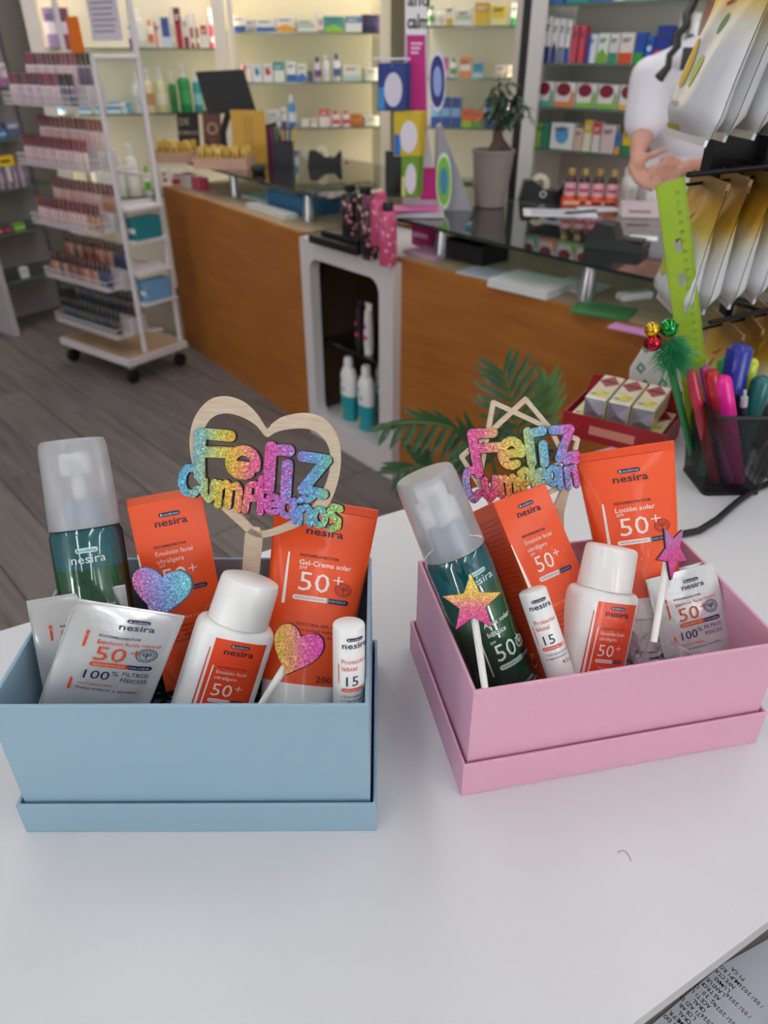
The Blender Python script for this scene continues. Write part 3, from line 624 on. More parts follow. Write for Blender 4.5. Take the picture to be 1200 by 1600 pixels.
# ---- goods in the pink box
spray_bottle(lean((662, 740), .433, (792, 1065), .386, .188, 6), .0229, .188, .006, 'green spray bottle with frosted cap leaning in the pink gift box')
carton(lean((812, 770), .462, (866, 900), .425, .137, 30), .0485, .034, .137, 'orange carton showing its side of fine print, in pink box')
squeeze_tube(lean((975, 699), .512, (998, 885), .468, .160, 2), .0770, .160, 'Loción solar', 'orange squeeze tube rising behind the white bottle in pink box', vol=False)
emulsion_bottle(lean((957, 853), .434, (917, 1050), .390, .1355, 14), 'white bottle wrapped in clear film in the pink gift box')
lip_stick(lean((831, 921), .396, (878, 1060), .366, .07, 4), 'white lip balm tube leaning beside the green bottle in pink box', .001)
sachet(lean((1062, 892), .448, (1090, 1010), .418, .082, 12), 'silver sachet leaning by the wall of the pink box', W=.056, H=.082, seed=3)
sachet(lean((1052, 890), .466, (1076, 1010), .438, .080, 14), 'silver sachet tucked behind another in the pink gift box', W=.056, H=.080, seed=8)
# ================================================================== PICKS AND TOPPERS
def plane_frame(px, py, Y, tilt, yaw=0.0):
    """upright plane leaning back by tilt degrees; local x right, z up, -y towards the viewer"""
    o = aty(px, py, Y); M = T(o) @ rotz(yaw) @ Matrix.Rotation(math.radians(-tilt), 4, 'X')
    nrm = (M.to_3x3() @ Vector((0, 1, 0))); inv = M.inverted()
    def loc(x, y): q = inv @ atplane(x, y, o, nrm); return (q.x, q.z)
    return M, loc
m_wood = wood_mat('birch_ply', '#c9b399', '#ddcbb5', (6, 6, 60), rough=0.6, noise=8)
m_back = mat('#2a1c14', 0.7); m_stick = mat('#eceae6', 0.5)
def heart_outline(n=60):
    # rounded heart

    out = []
    for k in range(n):
        a = 2*math.pi*k/n; out.append((15*math.copysign(abs(math.sin(a))**2.3, math.sin(a))/15.6, (12.5*math.cos(a)-4.2*math.cos(2*a)-1.6*math.cos(3*a)-.6*math.cos(4*a)+1.6)/15.6))
    return out
def pick(kind, M, outline, stick, gm, label, ply=None):
    t = thing(kind, label, 'pick', M)
    MB().prism(outline, -.0012, 0).build('glitter_face', gm, t, smooth=0)
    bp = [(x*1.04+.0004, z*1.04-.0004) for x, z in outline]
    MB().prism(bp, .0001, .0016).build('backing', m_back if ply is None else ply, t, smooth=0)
    MB().tube([(stick[0][0], .0042, stick[0][1]), (stick[1][0], .0042, stick[1][1])], .0024, 10).build('stick', m_stick, t)
def rot2(p, a, s, c=(0, 0)):
    a = math.radians(a); return [((x*math.cos(a)-z*math.sin(a))*s + c[0], (x*math.sin(a)+z*math.cos(a))*s + c[1]) for x, z in p]
g_pb = glitter_mat('glitter_pink_blue', [(0, '#d9689c'), (.3, '#a88ccf'), (.6, '#7fa6dd'), (1, '#79c9cf')], (1, 0, 0), -.02, .02)
g_yp = glitter_mat('glitter_yellow_pink', [(0, '#b8a23e'), (.4, '#c98d55'), (.65, '#c55a8c'), (1, '#c23f96')], (1, 0, .0), -.016, .016)
g_st = glitter_mat('glitter_star', [(0, '#d23f8e'), (.4, '#d9688a'), (.7, '#e0b25a'), (1, '#e6c75e')], (0, 0, 1), -.014, .014)
g_pk = glitter_mat('glitter_magenta', [(0, '#d0408f'), (.5, '#d94f9a'), (1, '#b07fc0')], (0, 0, 1), -.014, .014)
M, loc = plane_frame(253, 924, .382, 20)
pick('heart_pick', M, rot2([(x*1.03, z*1.0) for x, z in heart_outline()], -6, .0196), ((0, -.006), loc(236, 1020)), g_pb, 'glitter heart pick in pink, lilac and blue', ply=mat('#6b5a62', .6))
M, loc = plane_frame(462, 1016, .332, 28)
pick('heart_pick', M, rot2([(x*.88, z) for x, z in heart_outline()], -22, .0178), (loc(447, 1040), loc(402, 1112)), g_yp, 'glitter heart pick in olive gold and magenta on white stick')
def star_outline(r=1.0, q=.44): return [((r if k % 2 == 0 else q*r)*math.sin(math.pi*k/5), (r if k % 2 == 0 else q*r)*math.cos(math.pi*k/5)) for k in range(10)]
M, loc = plane_frame(738, 943, .357, 26)
pick('star_pick', M, rot2(star_outline(), 4, .0192), ((0.001, -.004), loc(759, 1078)), g_st, 'gold and pink glitter star pick beside green bottle in pink box')
M, loc = plane_frame(1050, 862, .415, 24, 42)
pick('star_pick', M, rot2(star_outline(), 12, .0190), ((0, -.004), loc(1030, 1005)), g_pk, 'magenta glitter star pick turned aside in front of the tube')
# rainbow toppers: letters drawn as round-ended strokes
RAIN = ['#5fa9dc', '#7fb9b0', '#d2c93f', '#e2a84f', '#e0559a', '#c75fb0', '#8c86cf', '#5fa6dc', '#7cc08f', '#b5c95c']
def rainbow(name, cols, axis, lo, hi): return glitter_mat(name, [(i/(len(cols)-1), c) for i, c in enumerate(cols)], axis, lo, hi, 1300)
def arc(cx, cy, rx, ry, a0, a1, n=12): return [(cx + rx*math.cos(math.radians(a0+(a1-a0)*i/n)), cy - ry*math.sin(math.radians(a0+(a1-a0)*i/n))) for i in range(n+1)]
def topper_letters(t, loc, letters, conv, gm, y=-.0016):
    for nm, r, strokes in letters:
        mb, bk = MB(), MB(); rr = None
        for st in strokes:
            pts = [loc(*conv(*q)) for q in st]
            if rr is None:
                p0 = loc(*conv(0, 0)); p1 = loc(*conv(r, 0)); rr = math.hypot(p1[0]-p0[0], p1[1]-p0[1])
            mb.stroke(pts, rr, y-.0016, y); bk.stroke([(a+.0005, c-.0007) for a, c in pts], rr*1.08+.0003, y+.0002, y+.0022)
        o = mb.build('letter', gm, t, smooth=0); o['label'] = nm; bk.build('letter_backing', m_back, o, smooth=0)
# --- blue box topper: plywood heart ring
M, loc = plane_frame(395, 860, .424, 5)
gb = rainbow('glitter_rainbow_blue_box', RAIN, (.98, 0, -.2), loc(283, 740)[0]*.98 - loc(283, 740)[1]*.2, loc(537, 800)[0]*.98 - loc(537, 800)[1]*.2)
t = thing('cake_topper', 'plywood heart topper with rainbow glitter lettering in the blue box', 'cake topper', M)
def zc2(x, y): return (180 + x/2.727, 600 + y/2.727)
def smooth_poly(pts, n=6):
    out = []; m = len(pts)
    for i in range(m):
        p0, p1, p2, p3 = (Vector(pts[(i+k) % m]) for k in (-1, 0, 1, 2))
        for j in range(n):
            s = j/n; out.append(tuple(0.5*((2*p1) + (p2-p0)*s + (2*p0-5*p1+4*p2-p3)*s*s + (3*p1-p0-3*p2+p3)*s**3)))
    return out
ho = [(645,190),(600,125),(540,75),(470,55),(400,70),(345,130),(320,215),(325,310),(355,415),(430,505),(520,590),(580,640),(640,650),(740,620),(840,575),(910,510),(950,410),(962,310),(945,220),(890,150),(810,126),(720,140),(670,168)]
hi = [(645,222),(600,172),(535,135),(470,122),(415,140),(380,190),(362,250),(366,320),(395,410),(460,485),(540,560),(595,618),(635,628),(725,596),(815,540),(875,470),(908,390),(918,310),(900,245),(855,200),(800,186),(725,192),(680,205)]
ho2, hi2 = [], []
for src, dst in ((ho, ho2), (hi, hi2)):
    for q in smooth_poly(src, 5): dst.append(loc(*zc2(*q)))
MB().ring(ho2, hi2, -.0014, .0014).build('heart_ring', m_wood, t, smooth=0)
a, c = loc(*zc2(592, 640)), loc(*zc2(560, 1000)); MB().stroke([a, c], .0062, -.0014, .0014, 3).build('stem', m_wood, t, smooth=0)
LB = [('letter F', 25, [[(368, 204), (492, 216)], [(368, 204), (362, 300), (364, 385)], [(370, 282), (500, 286)]]),
 ('letter e', 23, [arc(548, 325, 53, 50, -8, -322) [::1] if False else [(500, 338), (600, 350)], arc(548, 328, 54, 52, -18, 300)]),
 ('letter l', 26, [[(667, 263), (655, 440)]]), ('letter i', 25, [[(742, 276), (742, 280)], [(736, 335), (728, 470)], [(680, 276), (735, 276)]]),
 ('letter z', 24, [[(800, 302), (903, 318)], [(900, 320), (802, 440)], [(800, 442), (888, 462)]]),
 ('letter C', 17, [[(348, 352), (310, 352), (292, 380), (288, 420), (302, 452), (335, 462), (358, 440)]]),
 ('letter u', 15, [[(384, 405), (382, 460), (402, 486), (420, 470), (426, 412)]]),
 ('letter m', 16, [[(448, 418), (440, 508)], [(448, 432), (476, 416), (490, 436), (482, 512)], [(492, 436), (520, 424), (532, 446), (524, 528)]]),
 ('letter p', 16, [[(572, 430), (556, 530)], arc(590, 450, 26, 30, 130, -150)]), ('letter l', 15, [[(626, 395), (620, 540)]]),
 ('letter e', 15, [[(650, 505), (700, 505)], arc(675, 505, 28, 34, 0, 300)]), ('letter a', 15, [arc(735, 520, 26, 34, 0, 360), [(762, 490), (764, 575)]]),
 ('letter ñ', 14, [[(790, 520), (786, 585)], [(792, 530), (815, 514), (832, 530), (830, 590)], [(788, 488), (805, 478), (822, 488), (842, 476)]]),
 ('letter o', 15, [arc(872, 560, 24, 34, 0, 360)]), ('letter s', 17, [[(958, 526), (930, 518), (914, 538), (930, 558), (950, 574), (948, 600), (922, 610)]])]
topper_letters(t, loc, LB, zc2, gb)
# --- pink box topper: thin plywood polygons
M, loc = plane_frame(870, 795, .487, 10, 8)
gp = rainbow('glitter_rainbow_pink_box', ['#7aa8e0', '#e0559a', '#e06aa0', '#e2b068', '#dcd060', '#a6c97a', '#6fb3d8', '#6aa0dc', '#cf62b4', '#dd4f95'], (.97, 0, .24), loc(722, 750)[0]*.97+loc(722, 750)[1]*.24, loc(912, 690)[0]*.97+loc(912, 690)[1]*.24)
t = thing('cake_topper', 'thin plywood polygon topper with rainbow glitter lettering in pink box', 'cake topper', M)
def zc3(x, y): return (600 + x/3.078, 600 + y/3.078)
for pl in ([(525, 88), (800, 215), (930, 265), (880, 480), (640, 590), (455, 470), (525, 88)], [(680, 73), (800, 215), (900, 420), (820, 600), (520, 585), (372, 350), (510, 230), (680, 73)]):
    MB().stroke([loc(*zc3(*q)) for q in pl], .0017, -.0012, .0012, 3).build('ply_outline', m_wood, t, smooth=0)
MB().stroke([loc(*zc3(880, 480)), loc(*zc3(845, 620)), loc(*zc3(845, 900))], .0030, -.0012, .0012, 3).build('stem', m_wood, t, smooth=0)
LP3 = [('letter F', 24, [[(418, 236), (520, 230)], [(418, 236), (450, 425)], [(440, 306), (548, 298)]]), ('letter e', 23, [[(566, 336), (655, 322)], arc(608, 328, 46, 58, 0, 300)]),
 ('letter l', 24, [[(686, 226), (706, 375)]]), ('letter i', 23, [[(754, 216), (756, 222)], [(758, 285), (766, 375)], [(700, 232), (750, 222)]]),
 ('letter z', 23, [[(806, 218), (888, 212)], [(888, 214), (838, 348)], [(838, 352), (915, 335)]]),
 ('letter C', 19, [[(430, 408), (398, 414), (388, 455), (400, 520), (430, 548), (452, 522)]]), ('letter u', 17, [[(478, 455), (488, 528), (512, 540), (528, 520), (530, 448)]]),
 ('letter m', 16, [[(552, 448), (562, 530)], [(554, 462), (578, 446), (592, 466), (596, 520)], [(592, 466), (612, 440), (628, 456), (634, 515)]]),
 ('letter p', 16, [[(650, 420), (668, 510)], arc(672, 440, 24, 32, 130, -150)]), ('letter l', 15, [[(704, 385), (720, 490)]]), ('letter e', 15, [[(730, 445), (772, 435)], arc(752, 440, 24, 32, 0, 300)]),
 ('letter a', 16, [arc(806, 435, 24, 38, 0, 360), [(836, 400), (844, 490)]]), ('letter ñ', 15, [[(870, 400), (882, 490)], [(872, 415), (895, 395), (912, 412), (922, 480)], [(868, 370), (895, 360), (920, 366)]]), ('letter o', 15, [arc(950, 440, 22, 38, 0, 360)]), ('letter s', 15, [[(1000, 395), (975, 400), (975, 425), (998, 440), (998, 465), (975, 472)]])]
topper_letters(t, loc, LP3[:-2], zc3, gp)
# ================================================================== CLEAR FILM in and on the pink box
m_film = clear_mat('crumpled_film', '#ffffff', refl=0.0, rough=0.03, bump=(160, 0.7), gain=.5)
def film(px, py, Y, w_, h_, seed, label, bulge=.02, tilt=28):
    rnd = random.Random(seed); M, loc = plane_frame(px, py, Y, tilt); ph = [(rnd.uniform(40, 260), rnd.uniform(40, 260), rnd.uniform(0, 6), rnd.uniform(.0006, .0026)) for _ in range(9)]
    def fn(i, j):
        x, z = (i-.5)*w_, (j-.5)*h_; y = -bulge*(1-(2*i-1)**2)*(1-.3*(2*j-1)**2)
        for fx, fz, p, am in ph: s = math.sin(fx*x+fz*z+p); y += am*(1-abs(s))*1.2
        return (x*(1+.1*math.sin(30*z+seed)), y, z*(1+.08*math.sin(40*x+seed)))
    return tag(MB().grid(fn, 40, 40).build('clear_film', m_film, None, M, smooth=25), label, 'film')
film(925, 960, .398, .085, .10, 11, 'crumpled clear film wrapped round the white bottle in pink box', bulge=.026)
film(1010, 990, .40, .075, .055, 12, 'loose crumpled clear film before the sachets in pink box', bulge=.006)
film(320, 1040, .36, .06, .05, 13, 'crumpled clear film between bottle and sachet in blue box', bulge=.008)
# ================================================================== GOODS ON THE SHELVES
def shelf_item(key, row, p0, p1, yt, kind, c1, c2, style, desc, group=None, sb=0.03, dmax=0.09):
    M, A, nrm, zs, rows, inv, Lb = BAYS[key]; o = A + nrm*sb; z = zs[row]; yr = rows[row]
    xa, xb = (inv @ atplane(p0, yr, o, nrm)).x, (inv @ atplane(p1, yr, o, nrm)).x
    h = max(0.03, atplane((p0+p1)/2, yt, o, nrm).z - atplane((p0+p1)/2, yr, o, nrm).z); wd = max(.012, xb-xa-.003); d = min(dmax, max(.03, wd*.8)); xc = (xa+xb)/2
    Mi = M @ T(xc, sb, z+.0005); nm = {'box': 'product_carton', 'pump': 'pump_bottle', 'bottle': 'product_bottle', 'tube': 'cream_tube'}[kind]
    m1, m2 = mat(c1, .4, coat=.1), mat(c2, .4)
    t = thing(nm, desc, {'box': 'carton', 'pump': 'bottle', 'bottle': 'bottle', 'tube': 'tube'}[kind], Mi, group)
    if kind == 'box':
        bevelled(MB().box(-wd/2, 0, 0, wd/2, d, h).build('body', m1, t, smooth=0), .0015, 1)
        p = Print(S_flat(0)); w2 = wd/2
        if style == 'base': p.rect(-w2, .0, w2, h*.36, m2, .001, 'band')
        elif style == 'wave': p.poly([(-w2, 0), (w2, 0), (w2, h*.25), (0, h*.5), (-w2, h*.3)], m2, .001, 'band')
        elif style == 'top': p.rect(-w2, h*.6, w2, h, m2, .001, 'band')
        elif style == 'mid': p.rect(-w2, h*.35, w2, h*.65, m2, .001, 'band')
        elif style == 'side': p.rect(-w2, 0, -w2*.2, h, m2, .001, 'band')
        elif style == 'disc': p.disc(0, h*.55, w2*.6, w2*.6, m2, .001, 'emblem')
        elif style == 'stripes':
            for i in range(4): p.rect(-w2+wd*(.12+.22*i), 0, -w2+wd*(.2+.22*i), h, m2, .001, 'stripe')
        elif style == 'wedge': p.poly([(-w2, h), (-w2, h*.42), (-w2*.2, h*.48), (w2*.7, h)], m2, .001, 'band')
        if style != 'none':
            ink = mat('#4a4d63', .5) if style != 'top' else mat('#e8e4e4', .5)
            for i, q in enumerate((.78, .70)): p.rect(-w2*.7, h*q, w2*(.6-.3*i), h*(q+.045), ink, .0016, 'lettering')
        p.lay(t)
    elif kind in ('pump', 'bottle'):
        R = wd/2; n = 16; hb = h*(.72 if kind == 'pump' else .78)
        MB().lathe([(R*.92, 0), (R, h*.02), (R, hb*.88), (R*.8, hb*.96), (R*.42, hb)], n).build('body', m1, t)
        if kind == 'pump':
            c = MB().lathe([(R*.45, hb), (R*.45, hb+h*.09), (R*.18, hb+h*.1), (R*.18, h*.9)], 12).build('pump_collar', mat('#e9ebea', .4), t)
            MB().box(-R*.22, -R*1.1, h*.9, R*.22, R*.35, h).build('pump_head', mat('#e9ebea', .4), c, smooth=0)
        else: MB().lathe([(R*.5, hb), (R*.52, hb+.002), (R*.5, h-.002), (R*.44, h)], 14).build('cap', m2, t)
        p = Print(S_cyl(R)); p.rect(-R*1.1, hb*.25, R*1.1, hb*(.62 if style != 'low' else .45), m2 if kind == 'pump' or style == 'label' else mat('#f1efe9', .5), .0008, 'label', nu=8); p.lay(t)
    else:
        MB().lathe([(1.0, h*.14), (1.0, h*.16), (.98, h*.4), (.9, h*.8)], 16, sx=wd/2, sy=d/2).lathe([(.9, h*.8), (1.0, h*.97), (1.0, h)], 16, sx=wd/2, sy=.004).build('body', m1, t)
        MB().lathe([(wd*.36, 0), (wd*.38, h*.02), (wd*.38, h*.14)], 14).build('cap', m2, t)
        p = Print(S_flat(-d*.5)); p.rect(-wd*.3, h*.3, wd*.3, h*.6, m2, .001, 'band'); p.lay(t)
    return t
def row(key, r, where, items):
    for it in items:
        p0, p1, yt, kind, c1, c2, style, desc = it[:8]; shelf_item(key, r, p0, p1, yt, kind, c1, c2, style, desc + ' ' + where, it[8] if len(it) > 8 else None)
W_ = '#e9e7e2'
row('P', 0, 'on the upper shelf left of the cream pillar', [(76, 96, 12, 'box', '#8f7aa8', '#d9cfe0', 'mid', 'lilac carton with pale band'), (97, 116, 12, 'box', '#8a3d5c', '#d9cfe0', 'mid', 'plum carton with pale band'),
 (203, 213, 33, 'box', W_, '#6a3f8a', 'base', 'white carton with purple foot'), (214, 231, 14, 'bottle', W_, '#f2f0ea', 'label', 'tall white bottle'), (233, 243, 31, 'bottle', '#efe6df', '#e07a4a', 'label', 'white bottle with orange cap'),
 (244, 255, 34, 'box', '#efe3df', '#d98f86', 'side', 'white carton with rose side'), (256, 269, 27, 'box', '#2f62a8', '#cfe0ef', 'base', 'blue carton with pale foot'), (270, 276, 12, 'tube', '#efeae6', '#c9c4c0', 's', 'slim white tube'),
 (277, 288, 12, 'box', '#b3203f', '#7d1731', 'top', 'tall crimson carton'), (289, 297, 26, 'box', '#e9e3e2', '#8a1f4d', 'base', 'white carton with maroon foot'), (298, 306, 22, 'tube', '#f1eceb', '#b3203f', 's', 'white tube with red cap'),
 (307, 314, 22, 'tube', '#ece6e6', '#8a2a3a', 's', 'white tube with dark red cap'), (316, 326, 40, 'box', '#f0eceb', '#c92a3d', 'top', 'small white carton with red top'), (327, 338, 14, 'tube', '#f1e6ea', '#e0527f', 's', 'white tube with pink band')])
row('P', 1, 'on the pump bottle shelf', [(77, 88, 160, 'box', '#5aa3cf', '#d9ecf5', 'base', 'small sky blue carton', 'sky blue cartons on the pump bottle shelf'), (90, 104, 160, 'box', '#5aa3cf', '#d9ecf5', 'base', 'small sky blue carton', 'sky blue cartons on the pump bottle shelf'),
 (120, 144, 160, 'box', '#4f9bcb', '#cfe6f2', 'base', 'wide sky blue carton', 'wide sky blue cartons on the pump bottle shelf'), (150, 166, 160, 'box', '#5aa3cf', '#d9ecf5', 'base', 'small sky blue carton', 'sky blue cartons on the pump bottle shelf'), (168, 190, 160, 'box', '#4f9bcb', '#cfe6f2', 'base', 'wide sky blue carton', 'wide sky blue cartons on the pump bottle shelf'),
 (193, 207, 160, 'box', '#6ab0cf', '#e6eef0', 'side', 'pale blue carton with white side'), (211, 228, 114, 'pump', '#d7dad9', '#c2c9cc', 'l', 'grey white pump bottle'), (230, 246, 107, 'pump', '#ecdcae', '#c98f5a', 'l', 'cream pump bottle with tan label'), (248, 266, 107, 'pump', '#d8dca8', '#e9ead0', 'l', 'pale green pump bottle'),
 (268, 281, 113, 'pump', '#2f8a4a', '#2a7a40', 'l', 'short green pump bottle'), (283, 303, 101, 'pump', '#1f8f4f', '#48a86a', 'l', 'tall bright green pump bottle'), (305, 320, 110, 'pump', '#3f9f9f', '#8fd0cf', 'l', 'teal pump bottle'), (322, 336, 120, 'pump', '#78b8bf', '#cfe6e6', 'l', 'pale teal pump bottle')])
row('P', 2, 'on the low shelf behind the rack', [(150, 166, 248, 'bottle', W_, '#d9dcd6', 'label', 'squat white bottle'), (168, 186, 240, 'bottle', '#eeeadf', '#dfe3dc', 'label', 'cream bottle'), (188, 202, 245, 'bottle', '#dfe6df', '#e9e7e2', 'label', 'slim pale green bottle'), (204, 224, 226, 'bottle', '#efeee9', '#f4f2ee', 'label', 'tall white bottle'),
 (228, 240, 262, 'bottle', '#e9efe2', '#63b83a', 'label', 'white bottle with lime cap'), (243, 252, 264, 'box', '#e3efe9', '#2fa08f', 'side', 'white carton with teal side'), (256, 268, 266, 'box', '#f0ece6', '#b8485f', 'disc', 'white carton with rose disc'), (272, 292, 270, 'box', '#efe3e3', '#a8304f', 'mid', 'white carton with crimson band')])
w0 = 'on upper shelf behind the monitor'
row('M', 0, w0, [(363, 385, 25, 'box', '#e6e4de', '#2b4f9a', 'base', 'white carton with navy base'), (386, 398, 32, 'box', '#c9ccd2', '#8f949c', 'base', 'grey carton'), (400, 430, 30, 'box', '#eceae4', '#3566b8', 'base', 'wide white carton with blue base'), (432, 462, 26, 'box', '#efe9df', '#eaa528', 'wave', 'white carton with amber wave'),
 (464, 492, 30, 'box', '#d9e3d6', '#b9ccb8', 'mid', 'pale green carton'), (494, 506, 17, 'tube', '#efece6', '#c9a7b0', 's', 'slim white tube with rosy cap'), (508, 537, 25, 'box', '#2f9a9a', '#8fc23f', 'wave', 'teal carton with lime corner'), (539, 566, 25, 'box', '#e3e8ea', '#4a8fc0', 'top', 'white carton with blue top'), (568, 595, 22, 'box', '#241f4a', '#3a356b', 'mid', 'dark navy carton')])
w1 = 'on the middle shelf right of monitor'
row('M', 1, w1, [(380, 394, 98, 'box', '#ecdfe2', '#d8708a', 'side', 'white carton with pink side'), (396, 410, 101, 'box', '#dfe8ee', '#3a7fbf', 'disc', 'white carton with blue disc'), (412, 427, 100, 'box', '#efeae8', '#d03a4a', 'disc', 'white carton with red heart spot'), (428, 445, 97, 'box', '#e8ece9', '#2f9aa0', 'top', 'white carton with teal top'),
 (448, 464, 96, 'box', '#e9ebe6', '#2f6fb8', 'base', 'white carton with blue base'), (465, 480, 100, 'box', '#e6eae6', '#2f74c0', 'wave', 'white carton with blue wave'), (482, 489, 112, 'box', '#26305f', '#4a5590', 'mid', 'narrow navy carton'), (491, 503, 90, 'bottle', '#d9d0dc', '#6a4a80', 'label', 'white bottle with purple cap'), (505, 516, 87, 'bottle', '#efede8', '#dfe3ea', 'label', 'plain white bottle'),
 (520, 533, 85, 'bottle', '#e6e9ec', '#4a6aa0', 'label', 'tall white bottle with blue label'), (536, 564, 103, 'box', '#ecebe4', '#b9d6d3', 'base', 'wide white carton with pale aqua base'), (570, 596, 108, 'box', '#e3e6de', '#cfd8cf', 'mid', 'wide off-white carton')])
w2_ = 'on the lower shelf above the tape holder'
row('M', 2, w2_, [(398, 418, 172, 'box', '#e3e6e6', '#b8c4cc', 'base', 'pale grey carton'), (420, 438, 172, 'box', '#eceae6', '#c9d2d9', 'mid', 'off-white carton'), (440, 449, 169, 'box', '#dfe3ec', '#4a5f9a', 'base', 'narrow white carton with blue foot'), (451, 464, 149, 'bottle', '#4a8fd0', '#e3e9f0', 'label', 'sky blue bottle with white cap'), (470, 483, 187, 'box', '#efece6', '#d9d4cc', 'base', 'tiny white carton'),
 (485, 497, 186, 'box', '#efe6e0', '#e3d6c9', 'mid', 'tiny cream carton'), (499, 516, 172, 'box', '#f0e6e6', '#cc2f45', 'top', 'white carton with red top'), (518, 532, 175, 'bottle', '#efe9e6', '#d8566a', 'label', 'small white bottle with rosy cap', 'small bottles with rosy caps on the lower shelf'), (534, 547, 175, 'bottle', '#efe9e6', '#d8566a', 'label', 'small white bottle with rosy cap', 'small bottles with rosy caps on the lower shelf'),
 (549, 567, 181, 'box', '#d98a45', '#c96f2f', 'base', 'small orange carton'), (570, 592, 185, 'box', '#e3e6dc', '#cfd4c8', 'mid', 'low pale carton')])
wc = 'on the shelf above the bonsai'
row('C', 0, wc, [(668, 680, 8, 'bottle', '#e6e9df', '#5fa05a', 'label', 'white bottle with green cap'), (682, 694, 10, 'bottle', '#ece9df', '#d9d3c0', 'label', 'cream bottle'), (696, 708, 8, 'box', '#efe6d0', '#d9b04a', 'base', 'cream carton with gold base'), (712, 736, 14, 'box', '#e9e6dc', '#b9c9b0', 'mid', 'pale carton with sage band'), (740, 764, 4, 'box', '#e9c51f', '#d8a818', 'top', 'yellow carton with amber top'), (766, 790, 8, 'box', '#ecd13a', '#f0e6a0', 'base', 'yellow carton with pale base'), (796, 810, 6, 'box', '#ecebe4', '#2f9a4a', 'base', 'white carton with green base')])
wc = 'on shelf behind the bonsai leaves'
row('C', 1, wc, [(672, 686, 94, 'box', '#d9d6cf', '#9aa6b8', 'base', 'grey white carton'), (689, 700, 90, 'box', '#d070a8', '#e9b9d3', 'base', 'narrow pink carton'), (702, 714, 91, 'bottle', '#e9ede6', '#5aa873', 'label', 'white bottle with green cap'), (717, 735, 90, 'box', '#e88a3a', '#f0ead9', 'mid', 'orange carton with white band'), (738, 754, 99, 'box', '#2fa3c0', '#bfe0e9', 'base', 'turquoise carton'), (772, 790, 103, 'box', '#ece3d3', '#d9c9b0', 'base', 'cream carton with tan base'), (792, 809, 103, 'box', '#ece6dc', '#cfc4b4', 'mid', 'ivory carton')])
wc = 'on shelf above the bonsai pot'
row('C', 2, wc, [(a, a+15, 154, 'box', '#24509a', '#7fb0dc', 'mid', 'royal blue carton with pale band', 'royal blue cartons above the bonsai pot') for a in (672, 688, 704, 756, 772)] + [(720, 737, 172, 'box', '#ea6a2f', '#9ac43f', 'base', 'orange carton with lime base'), (738, 754, 174, 'box', '#e87a45', '#6aa84a', 'base', 'pale orange carton with green base'), (789, 808, 160, 'box', '#3a62a8', '#c9d9ea', 'top', 'blue carton with white top')])
wr = 'on the upper shelf by the assistant'
row('R', 0, 'on the topmost shelf by the assistant', [(850, 880, -30, 'box', '#3f6fb0', '#c9d9ea', 'top', 'blue carton with white top'), (884, 920, -32, 'box', '#2f9a9a', '#e3efe9', 'mid', 'teal carton with white band'), (926, 960, -32, 'box', '#e3e6e9', '#4a6fb8', 'base', 'white carton with blue base')])
row('R', 1, wr, [(844, 857, 28, 'box', '#ebe9e6', '#2b3a7a', 'base', 'tall white carton with navy base'), (858, 868, 31, 'box', '#e9e7e4', '#34488a', 'wave', 'white carton with navy wave'), (869, 878, 31, 'box', '#e6e6e6', '#7a8494', 'base', 'white carton with grey base'), (879, 887, 33, 'box', '#eae9e6', '#2a55b0', 'base', 'narrow white carton with blue base'), (888, 899, 42, 'box', '#cc1f36', '#e88a94', 'stripes', 'red carton with pale stripes', 'red striped cartons by the assistant'), (900, 911, 42, 'box', '#cc1f36', '#e88a94', 'stripes', 'red carton with pale stripes', 'red striped cartons by the assistant'),
 (913, 929, 55, 'box', '#e6e9ef', '#3a55b0', 'side', 'white carton with royal blue side'), (930, 947, 53, 'box', '#e9ede6', '#7fb83f', 'wave', 'white carton with lime wave'), (948, 963, 53, 'box', '#e6e3e3', '#3f9a7a', 'base', 'white carton with jade base'), (964, 986, 52, 'box', '#efe6e0', '#e0572f', 'base', 'white carton with orange base'), (988, 1003, 51, 'box', '#2558b8', '#3fa84a', 'base', 'blue carton with green base'), (1004, 1017, 56, 'box', '#2a62c4', '#cfe0ef', 'disc', 'blue carton with white spot'), (1018, 1042, 40, 'box', '#2440a0', '#d0384a', 'base', 'blue carton with red base'), (1050, 1064, 20, 'tube', '#dfe3ec', '#7a8fb8', 's', 'white tube with blue cap'), (1068, 1082, 20, 'tube', '#e3e3e6', '#5a6a94', 's', 'white tube with slate cap')])
for (a, b_), ac, cn in zip(((836, 862), (864, 895), (897, 928), (930, 962), (964, 994), (997, 1030)), ('#5fb39a', '#e88a45', '#8fc05a', '#8fc05a', '#ecbf4f', '#d8705a'), ('mint', 'orange', 'lime', 'lime', 'yellow', 'coral')):
    t = shelf_item('R', 2, a, b_, 136, 'box', '#eeeae6', '#8c2238', 'none', 'maroon and white carton with %s base on the assistant\'s middle shelf' % cn, 'maroon and white cartons by the assistant')
    bd = t.children[0].bound_box; wd = bd[6][0]; h = bd[6][2]; p = Print(S_flat(0))
    p.disc(-wd*.15, h*.72, wd*.72, h*.27, mat('#8c2238', .4), .0012, 'emblem'); p.rect(-wd, 0, wd, h*.22, mat(ac, .4), .001, 'band'); p.poly([(wd*.5, h*.2), (wd*.98, h*.2), (wd*.98, h*.6), (wd*.72, h*.7)], mat(ac, .4), .0014, 'flame'); p.lay(t)
